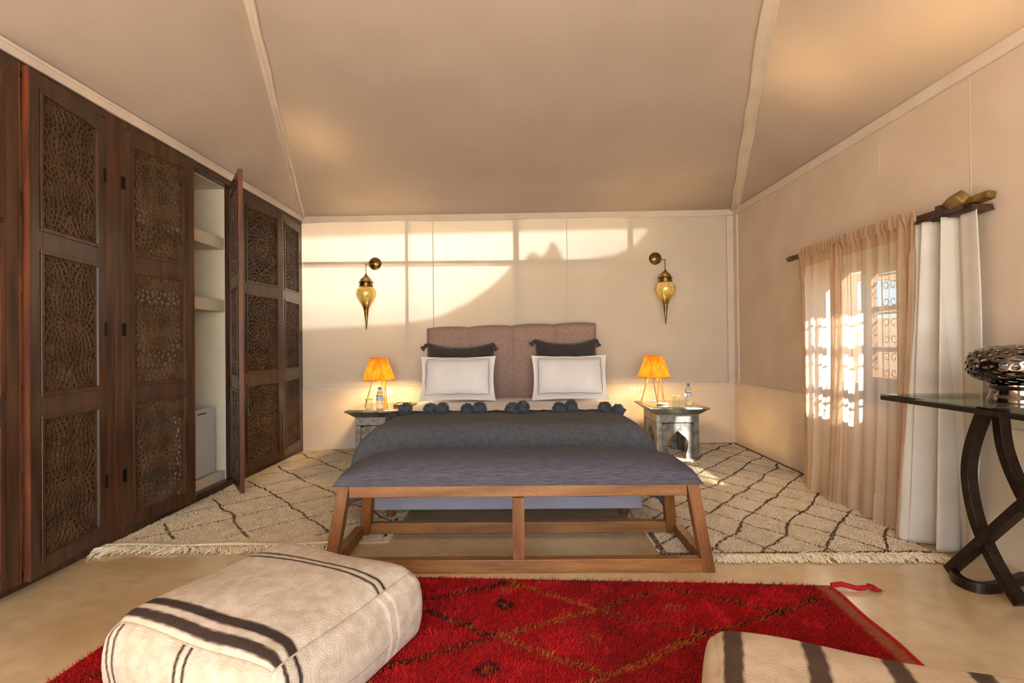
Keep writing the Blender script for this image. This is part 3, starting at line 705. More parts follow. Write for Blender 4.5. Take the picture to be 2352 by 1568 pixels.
# ------------------------------------------------------------------ table lamps, bottles, glasses
TOPZ = .4865
def lamp(loc, rz, label):
    t = thing('table_lamp', label, 'lamp', loc, rz, 'raffia table lamps'); local()
    sh = MB(); n = 120
    def f(u, v):
        a = 2*PI*u; r = .15 + (.076-.15)*v; r += .0025*(1 if int(u*n) % 2 else -1)
        return (r*math.cos(a), r*math.sin(a), .25+.205*v)
    sh.grid(n, 6, f); part('shade', sh, 'raffia', t)
    rg = MB()
    rg.tube([(.15*math.cos(a), .15*math.sin(a), .25) for a in [2*PI*k/48 for k in range(48)]], .003, 5, closed=True)
    rg.tube([(.076*math.cos(a), .076*math.sin(a), .455) for a in [2*PI*k/32 for k in range(32)]], .003, 5, closed=True)
    part('shade_rim', rg, 'rod_brass', t)
    for k in range(3):
        a = 2*PI*k/3
        lg = MB()
        for s in (-.75, .75): lg.tube([(.125*math.cos(a), .125*math.sin(a), .004), (.05*math.cos(a+s), .05*math.sin(a+s), .335)], .0042, 6)
        lg.lathe([(.008, 0), (.009, .006), (.006, .016)], 8, (.125*math.cos(a), .125*math.sin(a), 0))
        part('leg', lg, 'rod_brass', t)
    part('bulb_holder', MB().lathe([(.015, .322), (.015, .362)], 12).tube([(-.05, 0, .335), (.05, 0, .335)], .004, 5).tube([(0, -.05, .335), (0, .05, .335)], .004, 5), 'rod_brass', t)
    part('bulb', MB().lathe([(.004, .262), (.018, .268), (.024, .285), (.020, .304), (.010, .322)], 14), 'bulb', t, smooth=True)
    l = light('lamp_light', 'POINT', (0, 0, .30), 44, (1, .68, .30), shadow_soft_size=.035); l.parent = t; l.location = (0, 0, .292)
    return t
lamp((1.285, 4.86, TOPZ), .5, 'lit lamp with orange raffia shade on the nightstand by the window side')
lamp((-1.325, 4.86, TOPZ), 1.4, 'lit lamp with orange raffia shade on the nightstand by the wardrobes')
def bottle(loc, label):
    t = thing('water_bottle', label, 'bottle', loc, group='water bottles'); local()
    part('body', MB().lathe([(.026, .0), (.030, .006), (.030, .05), (.028, .055), (.030, .06), (.030, .12), (.024, .145), (.013, .165), (.013, .178)], 20), 'water', t, smooth=True)
    part('cap', MB().lathe([(.015, .176), (.015, .196), (.013, .198)], 16), 'cap_blue', t, auto=True)
    part('paper_band', MB().lathe([(.0306, .075), (.0306, .115)], 20, caps=False), 'label_blue', t, smooth=True)
bottle((1.545, 4.68, TOPZ), 'small water bottle with blue cap on the nightstand by the window side')
bottle((-1.265, 4.66, TOPZ), 'small water bottle with blue cap on the nightstand by the wardrobes')
def tumbler(loc, label):
    t = thing('drinking_glass', label, 'glass', loc, group='drinking glasses'); local()
    part('cup', MB().lathe([(.0, .004), (.027, .004), (.030, .012), (.034, .088), (.036, .088), (.033, .0), (.0, .0)], 24, caps=False), 'pane', t, smooth=True)
    part('rim', MB().tube([(.035*math.cos(a), .035*math.sin(a), .089) for a in [2*PI*k/24 for k in range(24)]], .0022, 5, closed=True), 'rod_brass', t)
tumbler((1.44, 4.70, TOPZ), 'clear drinking glass beside the bottle on the window side nightstand')
tumbler((-1.355, 4.64, TOPZ), 'clear drinking glass beside the bottle on the wardrobe side nightstand')
t = thing('socket_plate', 'white double wall socket with cable behind the lamp by the window side', 'socket', (1.24, by(1.24)-.022, .60))
part('plate', MB().box(1.155, 1.235, by(1.2)-.030, by(1.2)-.0225, .555, .605).box(1.245, 1.325, by(1.28)-.030, by(1.28)-.0225, .555, .605), 'white_plastic', t, bevel=.002)
part('plug', MB().lathe([(.014, 0), (.014, .02)], 10, (1.285, by(1.28)-.05, .57)), 'white_plastic', t)
part('cable', MB().tube([(1.285, by(1.28)-.05, .58), (1.27, 5.2, .53), (1.2, 5.1, .506), (1.25, 4.98, .504), (1.33, 4.93, .504)], .0028, 5), 'white_plastic', t)
t = thing('socket_plate', 'white wall socket behind the lamp by the wardrobes', 'socket', (-1.36, by(-1.36)-.022, .58))
part('plate', MB().box(-1.45, -1.27, by(-1.3)-.032, by(-1.3)-.0225, .545, .605), 'white_plastic', t, bevel=.002)
part('cable', MB().tube([(-1.4, by(-1.36)-.034, .57), (-1.43, 5.16, .53), (-1.47, 5.05, .506), (-1.40, 4.93, .504)], .0028, 5), 'white_plastic', t)
t = thing('serving_tray', 'small brown tray with folded papers on the nightstand by the wardrobes', 'tray', (-1.105, 4.87, TOPZ))
part('tray_base', MB().box(-1.165, -1.045, 4.78, 4.98, TOPZ, TOPZ+.006), 'block_wood', t)
part('rim', MB().box(-1.17, -1.165, 4.775, 4.985, TOPZ, TOPZ+.02).box(-1.045, -1.04, 4.775, 4.985, TOPZ, TOPZ+.02).box(-1.165, -1.045, 4.775, 4.78, TOPZ, TOPZ+.02).box(-1.165, -1.045, 4.98, 4.985, TOPZ, TOPZ+.02), 'block_wood', t)
part('papers', MB().box(-1.155, -1.06, 4.80, 4.93, TOPZ+.006, TOPZ+.014), 'paper', t)
t = thing('saucer', 'small white oval dish under the lamp by the window side', 'dish', (1.33, 4.76, TOPZ)); local()
o = part('bowl', MB().lathe([(.0, .003), (.03, .003), (.055, .012), (.058, .012), (.034, .0), (.0, .0)], 28, caps=False), 'white_plastic', t, smooth=True)
# ------------------------------------------------------------------ wall lanterns
def pierced(profile, n, inset, rows=None):
    bm = bmesh.new(); vs_ = []
    for i, (r, z) in enumerate(profile):
        vs_.append([bm.verts.new((r*math.cos(2*PI*(j+.5*(i % 2))/n), r*math.sin(2*PI*(j+.5*(i % 2))/n), z)) for j in range(n)])
    for i in range(len(profile)-1):
        for j in range(n):
            a, b = vs_[i], vs_[i+1]; o = 0 if i % 2 == 0 else 1
            bm.faces.new((a[j], a[(j+1) % n], b[(j+o) % n])); bm.faces.new((b[(j+o) % n], a[(j+1) % n], b[(j+o+1) % n]))
    bm.normal_update()
    res = bmesh.ops.inset_individual(bm, faces=bm.faces[:], thickness=inset, use_even_offset=True)
    rim = set(res['faces']); bmesh.ops.delete(bm, geom=[f for f in bm.faces if f not in rim], context='FACES')
    me = bpy.data.meshes.new('pierced'); bm.to_mesh(me); bm.free(); return me
def catmull(pts, n):
    out = []
    for i in range(len(pts)-1):
        p0, p1, p2, p3 = pts[max(0, i-1)], pts[i], pts[i+1], pts[min(len(pts)-1, i+2)]
        for k in range(n):
            t = k/n; out.append(tuple(.5*((2*b)+(c-a)*t+(2*a-5*b+4*c-d)*t*t+(-a+3*b-3*c+d)*t**3) for a, b, c, d in zip(p0, p1, p2, p3)))
    return out + [pts[-1]]
def lantern(xl, yl, ztop, xd, zd, label):
    t = thing('wall_lantern', label, 'lantern', (xl, yl, ztop), group='pierced metal wall lanterns'); local()
    wy = by(xd)-yl
    m = MB(); N = 28
    prof = [(.002, -.032), (.02, -.03), (.05, -.014), (.064, -.004), (.066, .0)]
    k0 = len(m.v)
    for r, d in prof:
        for j in range(N): a = 2*PI*j/N; m.v.append((xd-xl+r*math.cos(a), wy-.003+d, zd-ztop+r*math.sin(a)))
    for i in range(len(prof)-1):
        for j in range(N): m.f.append((k0+i*N+j, k0+i*N+(j+1) % N, k0+(i+1)*N+(j+1) % N, k0+(i+1)*N+j))
    m.f.append(tuple(k0+j for j in range(N)))
    part('backplate', m, 'antique', t, auto=True)
    hook = (0, 0, .085)
    part('arm', MB().tube([(xd-xl, wy-.03, zd-ztop), ((xd-xl)*.4, wy*.4, (zd-ztop)*.5+.04), hook], .005, 6).lathe([(.002, -.008), (.008, 0), (.002, .008)], 8, hook), 'antique', t)
    ch = MB()
    for k in range(4):
        zc = .072-.02*k
        ch.tube([((.007*math.cos(a) if k % 2 else 0), (0 if k % 2 else .007*math.cos(a)), zc+.012*math.sin(a)) for a in [2*PI*q/10 for q in range(10)]], .002, 4, closed=True)
    part('chain', ch, 'antique', t)
    part('finial', MB().lathe([(.003, .0), (.006, -.012), (.012, -.024), (.03, -.042), (.034, -.046)], 16), 'antique', t, auto=True)
    obj('pierced_cap', pierced([(.034, -.046), (.046, -.055), (.055, -.066), (.060, -.078), (.062, -.092)], 26, .0022), 'brass', t)
    part('collar', MB().lathe([(.062, -.092), (.074, -.094), (.075, -.100), (.066, -.106), (.066, -.128), (.072, -.132), (.071, -.138), (.060, -.141)], 28, caps=False), 'antique', t, auto=True)
    bodyp = catmull([(.060, -.141), (.086, -.165), (.098, -.20), (.094, -.24), (.072, -.285), (.046, -.325), (.030, -.36), (.022, -.395)], 3)
    obj('pierced_body', pierced(bodyp, 30, .0022), 'brass', t)
    part('glow_liner', MB().lathe([(max(.004, r*.90), z) for r, z in bodyp], 20, caps=False), 'glow_liner', t, smooth=True)  # translucent shell added inside so the pierced body glows
    part('spike', MB().lathe([(.022, -.395), (.019, -.42), (.012, -.49), (.007, -.55), (.005, -.556), (.007, -.566), (.002, -.572)], 14), 'antique', t, auto=True)
    part('bulb', MB().lathe([(.004, -.16), (.018, -.175), (.022, -.20), (.016, -.222), (.003, -.23)], 12), 'bulb', t, smooth=True)
    l = light('lantern_light', 'POINT', (0, 0, 0), 14, (1, .84, .52), shadow_soft_size=.02); l.parent = t; l.location = (0, 0, -.20)
lantern(-1.52, 5.13, 1.795, -1.462, 1.905, 'pierced brass lantern hanging on the canvas wall near the wardrobes')
lantern(1.515, 5.25, 1.82, 1.455, 1.945, 'pierced brass lantern hanging on the canvas wall near the window')

# ------------------------------------------------------------------ rugs
def tufts(name, P, cols, L, W, lean, mat, parent, seed=1):
    r = np.random.default_rng(seed); n = len(P); a = r.random(n)*2*PI; b = lean(P, r)
    base = np.c_[P, np.full(n, .004)] if P.shape[1] == 2 else P
    w = np.c_[np.cos(a), np.sin(a), np.zeros(n)]*W*.5; h = L*(.6+.6*r.random(n))
    tip = base + np.c_[b[:, 0]*h, b[:, 1]*h, h*np.sqrt(np.clip(1-b[:, 0]**2-b[:, 1]**2, .1, 1))]
    v = np.stack([base-w, base+w, tip+w*.35], 1).reshape(-1, 3); f = np.arange(3*n).reshape(-1, 3)
    me = fastmesh(name, v, f); colattr(me, np.repeat(cols, 3, 0)); o = obj(name, me, mat, parent); o['kind'] = 'stuff'; return o
def L3(h): return np.array(lin(h)[:3])
def inpoly(P, poly):
    x, y = P[:, 0], P[:, 1]; r = np.zeros(len(P), bool); n = len(poly)
    for i in range(n):
        (x0, y0), (x1, y1) = poly[i], poly[(i+1) % n]
        c = ((y0 > y) != (y1 > y)); 
        with np.errstate(divide='ignore', invalid='ignore'): r ^= c & (x < (x1-x0)*(y-y0)/(y1-y0)+x0)
    return r
def scatter(poly, sp, seed):
    r = np.random.default_rng(seed); xs = [p[0] for p in poly]; ys = [p[1] for p in poly]
    gx, gy = np.meshgrid(np.arange(min(xs), max(xs), sp), np.arange(min(ys), max(ys), sp))
    P = np.c_[gx.ravel(), gy.ravel()] + r.uniform(-sp*.6, sp*.6, (gx.size, 2)); return P[inpoly(P, poly)]
def slab(poly, z0, z1): return MB().prism(poly, lambda p: (p[0], p[1], z0), lambda p: (p[0], p[1], z1))
def linecols(P, o, e1, e2, w1, w2, seed, base, dark, extra=None):
    Q = P + .5*np.c_[noise2(P[:, 0], P[:, 1], 5, seed)-.5, noise2(P[:, 0], P[:, 1], 5, seed+1)-.5]*.10 + np.c_[noise2(P[:, 0], P[:, 1], 26, seed+2)-.5, noise2(P[:, 0], P[:, 1], 26, seed+3)-.5]*.013
    A = np.linalg.inv(np.array([e1, e2]).T); ab = (Q-np.array(o)) @ A.T
    d1 = np.abs(ab[:, 1]-np.round(ab[:, 1]))*abs(np.cross(e1, e2))/np.linalg.norm(e1)     # distance to lines running along e1
    d2 = np.abs(ab[:, 0]-np.round(ab[:, 0]))*abs(np.cross(e1, e2))/np.linalg.norm(e2)
    n = noise2(P[:, 0], P[:, 1], 2.2, seed+5)[:, None]; c = L3(base)*(.86+.2*n)
    r = np.random.default_rng(seed); wob = .85+.35*noise2(P[:, 0], P[:, 1], 9, seed+6)
    m = (d1 < w1*wob) | (d2 < w2*wob)
    if extra is not None: m |= extra(P)
    if CLIP[0] is not None: m &= CLIP[0](P)
    c[m] = L3(dark)*(.8+.5*r.random((m.sum(), 1)))
    return c
CLIP = [None]
def fringe(parent, pts, L, n, dirv, seed, mat='fringe'):
    m = MB(); r = random.Random(seed); pts = [Vector(p) for p in pts]
    for k in range(n):
        t = (k+r.random())/n*(len(pts)-1); i = min(int(t), len(pts)-2); p = pts[i].lerp(pts[i+1], t-i)
        d = Vector(dirv).normalized(); s = Vector((-d.y, d.x, 0)); l = L*r.uniform(.6, 1.15); b = r.gauss(0, .45)
        q = p + d*l*.5 + s*b*l*.4; e = p + d*l*(1-.2*abs(b)) + s*b*l
        m.tube([(p.x, p.y, .012+r.random()*.006), (q.x, q.y, .010+r.random()*.016), (e.x, e.y, .004)], .0024, 3, caps=False)
    local(); o = part('fringe', m, mat, parent); o['kind'] = 'stuff'; return o
def flat_lean(dx, dy, k=.55): return lambda P, r: np.c_[dx+r.normal(0, .28, len(P)), dy+r.normal(0, .28, len(P))]*k
# right rug beside the bed
polyR = [(.69, 2.535), (1.30, 2.52), (2.02, 2.51), (2.10, 3.2), (2.25, 4.1), (2.255, 5.36), (.70, 5.29)]
rugR = thing('ivory_rug', 'ivory shag rug with brown diamond lines on the window side of the bed', 'rug', (1.45, 3.9, 0), group='ivory rugs beside the bed'); local(); rugR.location = (0, 0, 0)
part('backing', slab(polyR, .001, .005), 'mat_plain', rugR)
P = scatter(polyR, .0058, 11)
def borderR(P): return (P[:, 1] < 2.562+.004*np.sin(P[:, 0]*30)) | ((np.abs(P[:, 0]-(2.235-np.clip(4.1-P[:, 1], 0, 9)*.13)) < .014) & (P[:, 1] > 3.9)) | ((np.abs(P[:, 0]-.715) < .014) & (P[:, 1] < 3.0)) | (P[:, 1] > 5.33)
cR = linecols(P, (1.443, 3.156), (.157, .180), (.122, -.188), .0075, .0050, 21, '#e8d8be', '#46301f', borderR)
tufts('pile', np.c_[P, np.full(len(P), .009)], cR, .0075, .0065, flat_lean(.1, -.5), 'rug_ivory', rugR, 2)
fringe(rugR, [(.92, 2.53, 0), (1.30, 2.525, 0), (2.02, 2.515, 0)], .075, 640, (.25, -1, 0), 3)
fringe(rugR, [(1.35, 2.53, 0), (2.0, 2.52, 0)], .06, 120, (.9, -.5, 0), 8)
# left rug
polyL = [(-2.19, 2.70), (-1.6, 2.68), (-.70, 2.74), (-.71, 5.26), (-1.95, 5.20), (-2.17, 4.95), (-2.185, 4.0)]
rugL = thing('ivory_rug', 'ivory shag rug with thin brown lines on the wardrobe side of the bed', 'rug', (0, 0, 0), group='ivory rugs beside the bed'); local()
part('backing', slab(polyL, .001, .005), 'mat_plain', rugL)
P = scatter(polyL, .0058, 12); CLIP[0] = lambda P: (P[:, 1] > 2.80+.02*np.sin(P[:, 0]*4)) & (P[:, 0] > -2.12)
cL = linecols(P, (-1.527, 3.361), (.222, -.238), (.236, .238), .0068, .0046, 41, '#e2d1b4', '#46301f', lambda P: (np.abs(P[:, 0]+.74) < .010) & (P[:, 1] < 3.1)); CLIP[0] = None
tufts('pile', np.c_[P, np.full(len(P), .009)], cL, .0075, .0065, flat_lean(.2, -.5), 'rug_ivory', rugL, 4)
part('hem', MB().tube([(-2.19+1.2*k/20, 2.69+.012*math.sin(k*.7)+.02*max(0, k/20-.6), .012) for k in range(21)], .012, 6), 'mat_plain', rugL)
fringe(rugL, [(-2.2, 2.69, 0), (-1.5, 2.67, 0), (-.95, 2.70, 0)], .08, 560, (.25, -1, 0), 5)
fringe(rugL, [(-2.21, 2.66, 0), (-2.05, 2.66, 0)], .11, 60, (-.7, -.6, 0), 6)
# red rug
ca, sa = math.cos(-.057), math.sin(-.057)
def rr(u, v): return (1.318 + (u*ca - v*sa) , 2.207 + (u*sa + v*ca))   # u<=0 leftwards, v<=0 towards the camera
RW = 2.76
polyRed = [rr(-.065, 0), rr(-.4, .004), rr(-1.2, .0), rr(-RW+.12, .004), rr(-RW+.02, -.12), rr(-RW, -.3), rr(-RW, -1.7), rr(-.065, -1.7)]
rugD = thing('red_rug', 'bright red shag rug with orange and black diamond lines in front of the bench', 'rug', (0, 0, 0)); local()
part('backing', slab(polyRed, .001, .010), 'red_yarn', rugD)
P = scatter(polyRed, .0046, 13)
def segd(P, a, b):
    a = np.array(a); b = np.array(b); d = b-a; t = np.clip(((P-a) @ d)/(d @ d), 0, 1); return np.linalg.norm(P-(a+t[:, None]*d), axis=1), t
r_ = np.random.default_rng(5); n1 = noise2(P[:, 0], P[:, 1], 3, 61); n2 = noise2(P[:, 0], P[:, 1], 12, 62)
col = L3('#b8080c')*(.75+.5*n1)[:, None]; bright = (n2 > .72); col[bright] = L3('#d01a20')*(.8+.4*n1[bright])[:, None]
Pj = P + .5*np.c_[noise2(P[:, 0], P[:, 1], 22, 63)-.5, noise2(P[:, 0], P[:, 1], 22, 64)-.5]*.045
LN = [((-.45, 2.07), (-.048, 2.245), 'k'), ((-.048, 2.245), (.296, 2.01), 'o'), ((.296, 2.01), (-.096, 1.83), 'o'), ((-.096, 1.83), (-.45, 2.07), 'k'), ((-.45, 2.07), (-.85, 2.24), 'k'), ((-.45, 2.07), (-.9, 1.85), 'k'),
      ((-.096, 1.83), (-.55, 1.60), 'k'), ((-.096, 1.83), (.276, 1.61), 'o'), ((.276, 1.61), (.66, 1.85), 'o'), ((.296, 2.01), (.66, 1.85), 'x'), ((.296, 2.01), (.62, 2.20), 'x'), ((.62, 2.20), (.99, 1.98), 'x'), ((.66, 1.85), (.99, 1.98), 'x'), ((.99, 1.98), (1.2, 2.1), 'x'),
      ((.276, 1.61), (-.1, 1.40), 'o'), ((-.55, 1.60), (-.9, 1.85), 'k'), ((-.55, 1.60), (-.1, 1.40), 'k'), ((-.9, 1.85), (-1.35, 1.62), 'k')]
far = len(LN); LN += [((a[0]-.05, a[1]-.83), (b[0]-.05, b[1]-.83), k) for a, b, k in LN[:far]]
for ln, (a, b, kind) in enumerate(LN):
    d, t = segd(Pj, a, b); m = (d < .0155) & ((ln < far) | (P[:, 1] < 1.44)); rnd = r_.random(m.sum()) + .5*(n2[m]-.5)
    O, K = L3('#c4671c'), L3('#160806')
    cc = np.where((rnd < {'k': .72, 'o': .14, 'x': .40}[kind])[:, None], K, O); keep = np.ones(m.sum(), bool) if kind != 'x' else rnd < .75
    idx = np.where(m)[0][keep]; col[idx] = cc[keep]
for c in ((-.071, 2.058), (-.455, 1.839), (-.115, 1.643), (-.85, 2.05)):
    d = np.abs(Pj-np.array(c)) @ np.array([1, 1.]); col[d < .05] = L3('#160806'); col[d < .022] = L3('#b85a1c')
for c in ((.235, 1.815), (-.05, 2.19), (.6, 2.03)):
    d = np.linalg.norm((Pj-np.array(c))*np.array([1, 1.3]), axis=1); m = (d < .042) & (r_.random(len(P)) < .6); col[m] = L3('#b9601e')
edgem = (P[:, 1] > 2.207 + (P[:, 0]-1.318)*-.057 - .014) & (n2 > .5); col[edgem] = L3('#2a2214')
tufts('pile', np.c_[P, np.full(len(P), .008)], col, .024, .0048, flat_lean(.3, -.75, .85), 'rug_red', rugD, 6)
part('selvedge', slab([rr(-.07, 0), rr(0, -.002), rr(.0, -1.7), rr(-.07, -1.7)], .001, .012), 'kilim_brown', rugD)
part('selvedge_cord', MB().tube([(*rr(-.004+.004*math.sin(k), -.02-k*.05), .012) for k in range(33)], .008, 6), 'red_yarn', rugD)
tz = MB(); p0 = Vector((1.325, 2.205, .014))
tz.tube([p0, p0+Vector((.04, -.005, .006)), p0+Vector((.09, -.03, .0)), p0+Vector((.125, -.025, 0))], [.010, .011, .010, .011], 7)
for k in range(30):
    a = p0+Vector((.12, -.025, 0)); r1 = random.uniform(-.02, .02); tz.tube([a, a+Vector((.03, r1, random.uniform(-.004, .01))), a+Vector((.05+random.random()*.02, r1*1.6, -.006))], .0022, 3)
part('corner_tassel', tz, 'red_yarn', rugD)
# scrap of red yarn on the bare floor
sc = MB(); s0 = Vector((-1.365, 2.322, .004))
sc.tube([s0, s0+Vector((.02, .012, .004)), s0+Vector((.045, .035, .002))], [.002, .006, .002], 5).tube([s0+Vector((.02, .012, .003)), s0+Vector((.015, .03, .006))], .002, 4).tube([s0+Vector((.0, .012, .002)), s0+Vector((.03, .02, .004))], .003, 4)
local(); tag(part('yarn_scrap', sc, 'red_yarn', None), 'tiny scrap of red yarn on the bare floor by the pouf', 'yarn')

# ------------------------------------------------------------------ floor poufs
def pouf(name, w, d, h, loc, rz, r, crown, colfn, mat, label, N=140):
    idx = {}; V = []; F = []; cols = []
    def vid(p, face):
        k = tuple(round(a, 4) for a in p)
        if k in idx: return idx[k]
        H = (w/2, d/2, h/2); q = [max(-H[i]+r, min(H[i]-r, p[i]*H[i])) for i in range(3)]; dv = Vector([p[i]*H[i]-q[i] for i in range(3)])
        if dv.length > 1e-9: dv = dv.normalized()*r
        x, y, z = q[0]+dv.x, q[1]+dv.y, q[2]+dv.z + h/2
        X, Y, Z = p
        if Z > -.2: z += crown*(1-X**4*.8-.0)*(1-Y**4*.8)*max(0, Z)**2 + .006*math.sin(X*4+1)*math.cos(Y*3)
        bu = .035*(1-Z*Z)*(1-.4*abs(X*Y)); x += bu*X*(abs(X) > .3); y += bu*Y*(abs(Y) > .3)
        cv = .02*max(0, Z); x *= 1-cv*(1-Y*Y) ; y *= 1-cv*(1-X*X)
        idx[k] = len(V); V.append((x, y, z)); cols.append(colfn(X, Y, Z)); return idx[k]
    for ax in range(3):
        for s in (-1, 1):
            for i in range(N):
                for j in range(N):
                    qd = []
                    for a, b in ((i, j), (i+1, j), (i+1, j+1), (i, j+1)):
                        p = [0, 0, 0]; p[ax] = s; p[(ax+1) % 3] = 2*a/N-1; p[(ax+2) % 3] = 2*b/N-1; qd.append(vid(p, ax))
                    F.append(tuple(qd))
    m = MB(); m.v = V; m.f = F; local()
    t = thing(name, label, 'pouf', loc, rz, 'wool floor poufs'); local()
    me = m.mesh('cover', True); colattr(me, np.array(cols)); obj('cover', me, mat, t)
    # stitched seam round the top edge
    sm = MB(); pts = []
    for a, b in (((-1, -1), (1, -1)), ((1, -1), (1, 1)), ((1, 1), (-1, 1)), ((-1, 1), (-1, -1))):
        for k in range(30):
            p = (a[0]+(b[0]-a[0])*k/30, a[1]+(b[1]-a[1])*k/30); p = (round(p[0]*N/2)*2/N if False else p[0], p[1])
            i = idx[min(idx, key=lambda q: (q[0]-p[0])**2+(q[1]-p[1])**2+(q[2]-1)**2)] if False else None
            key = tuple(round(round((c+1)*N/2)*2/N-1, 4) for c in p)+(1,)
            i = idx.get(tuple(round(c, 4) for c in key)); 
            if i is not None: pts.append(V[i])
    part('seam', sm.tube(pts, .0035, 5, closed=True), mat, t)
    colattr(t.children[-1].data, np.tile(L3('#b8ab97'), (len(t.children[-1].data.vertices), 1)))
    return t
W1, D1 = L3('#cec1b0'), L3('#34241c')
def band(c, d, x, *ab):
    w = max(min(1, max(0, min(x-a, b-x)/.016+.5)) for a, b in ab); return c*(1-w)+d*w
def jag(a, s=1): return .004*math.sin(a*9*s)+.002*math.sin(a*40+1)
def pouf1(X, Y, Z):
    if Z >= .999: return band(W1, D1, Y + jag(X), (-.93, -.835), (-.77, -.67), (.36, .395), (.45, .485))
    if Y <= -.999: return band(W1, D1, X + jag(Z) - .10*(1-Z), (-.90, -.87), (-.82, -.79), (-.05, -.015), (.045, .08))
    if X >= .999: return band(band(W1, L3('#ece6da'), Y+jag(Z), (.30, .34), (.42, .46)), D1, Y+jag(Z), (-.86, -.82), (-.74, -.70))
    return W1
pouf('wool_pouf', .66, .64, .25, (-.785, 1.655, .012), -.395, .055, .045, pouf1, 'wool', 'ivory wool floor pouf with paired thin brown stripes beside the red rug centre')
W2, D2 = L3('#c4b196'), L3('#4a3626')
def pouf2(X, Y, Z):
    x = (X+1)*.36 + .006*math.sin(Y*5) + jag(Y)*.5
    if Z >= .999 or Y >= .999 or Y <= -.999:
        return band(W2, D2, x*2.78, *[(a*2.78, b*2.78) for a, b in ((.022, .068), (.20, .245), (.365, .41), (.53, .575), (.68, .71))])
    elif X <= -.999 and (-.15 < Y+.15*Z < .0): return D2
    return W2
pv = Vector((.507, 1.38, 0)); e1 = Vector((math.cos(-.348), math.sin(-.348), 0)); e2 = Vector((-e1.y, e1.x, 0))
pouf('wool_pouf', .72, .66, .285, pv + e1*.36 - e2*.33 + Vector((0, 0, .012)), -.348, .04, .03, pouf2, 'wool_flat', 'beige wool floor pouf with broad single brown stripes at the bottom right corner')

# ------------------------------------------------------------------ curtains
def wave(s, ph): return math.sin(ph*s + 1.1*math.sin(ph*.31*s))
def sheer_pos(u, v):
    # u along the rod from the far to the near end, v downwards
    d = 1-v; z = 1.74*d
    y_top = 3.87 - 1.13*u; y_bot = 3.74 - 1.03*u
    k = v**.8; y = y_top*(1-k) + y_bot*k
    g = math.exp(-((u-.40)/.07)**2) + math.exp(-((u-.0)/.09)**2) + math.exp(-((u-1.0)/.08)**2)      # gathers
    amp = .014 + .030*v*(.4+.6*g) + .006*g
    ph = 95 if v < .06 else 95
    wv = math.sin(60*u+2.2*math.sin(7*u))*.55 + math.sin(150*u+.7)*.45*(.35+.65*g)*max(.25, 1-v*.8) + .5*math.sin(23*u+1)*v
    x = 2.128 - .07*v**1.5 + amp*wv*(1 if v > .12 else .55)
    if v < .03: x += .012*math.sin(210*u)
    y += .018*math.sin(31*u+2*v)*v + .012*math.sin(120*u)*g*(1-v)
    if v < .02: z += .012*abs(math.sin(130*u))*(1-v/.02)
    return (x, y, max(.012, z))
t = thing('sheer_curtain', 'sheer beige curtain gathered on the rod in front of the window', 'curtain', (2.12, 3.3, 0))
N1 = 300
part('sheer_cloth', MB().grid(N1, 60, lambda u, v: sheer_pos(u, .075+.925*v)), 'sheer', t, smooth=True)
part('header', MB().grid(N1, 8, lambda u, v: sheer_pos(u, .076*v)), 'sheer_dense', t, smooth=True)
part('hem', MB().grid(N1, 4, lambda u, v: (lambda p: (p[0]-.004, p[1], p[2]))(sheer_pos(u, .90+.098*v))), 'sheer', t, smooth=True)
for a, b in ((0, .05), (.355, .44), (.90, 1.0)):       # bunched folds where the cloth lies several layers deep
    part('gathered_fold', MB().grid(40, 50, lambda u, v: (lambda p: (p[0]-.012-.010*math.sin(u*PI*5), p[1], p[2]))(sheer_pos(a+(b-a)*u*(1-.25*v*(a == .355)), .02+.97*v))), 'sheer_dense', t, smooth=True)
def drape_pos(u, v):
    z = 1.66*(1-v)+.012
    y_top = 2.82 - .37*u; y_bot = 2.74 - .30*u
    y = y_top*(1-v) + y_bot*v
    f = math.sin(u*2*PI*4.2-.6); fold = (abs(f)**.8)*(1 if f > 0 else -1)
    flat = 1/(1+math.exp((u-.66)*22))
    x = 2.19 - .02*v - (.050+.035*v)*fold*flat - (.02*v+.006)*math.sin(u*8) * (1-flat) - .10*v*flat*(1-u)
    y += (.02+.02*v)*math.cos(u*2*PI*3.0)*flat + .04*v*(v-.5)*(u > .9)
    if u > .66: y -= .03*math.sin(PI*v)*(u-.66)/.34
    return (min(2.268, x), y, z)
t = thing('white_drape', 'heavy off white drape hanging in deep folds beside the console table', 'curtain', (2.15, 2.6, 0))
part('drape_cloth', MB().grid(120, 60, drape_pos), 'drape', t, smooth=True, thick=.006)
part('hem', MB().grid(120, 3, lambda u, v: (lambda p: (p[0]-.0045, p[1], p[2]))(drape_pos(u, .90+.095*v))), 'drape', t, smooth=True)
t = thing('curtain_rod', 'dark square wooden curtain rod with block finials and wall brackets', 'curtain rod', (2.16, 3.2, 1.7))
part('pole', MB().bar((2.155, 4.02, 1.705), (2.155, 2.50, 1.70), .030, .030, (.3, 0, 1)), 'pole_wood', t, bevel=.003)
part('finial', MB().bar((2.155, 4.02, 1.705), (2.155, 4.09, 1.706), .034, .034, (.7, 0, .7)), 'block_wood', t, bevel=.004)
part('finial', MB().bar((2.14, 2.55, 1.725), (2.12, 2.45, 1.735), .048, .048, (.7, 0, .75)), 'block_wood', t, bevel=.004)
part('back_pole', MB().bar((2.23, 2.95, 1.705), (2.23, 2.42, 1.735), .042, .036, (.2, 0, 1)), 'block_wood', t, bevel=.004)
part('bracket', MB().box(2.14, 2.299, 2.60, 2.64, 1.69, 1.735), 'pole_wood', t, bevel=.003)
part('bracket', MB().box(2.14, 2.299, 3.93, 3.97, 1.69, 1.72), 'pole_wood', t, bevel=.003)
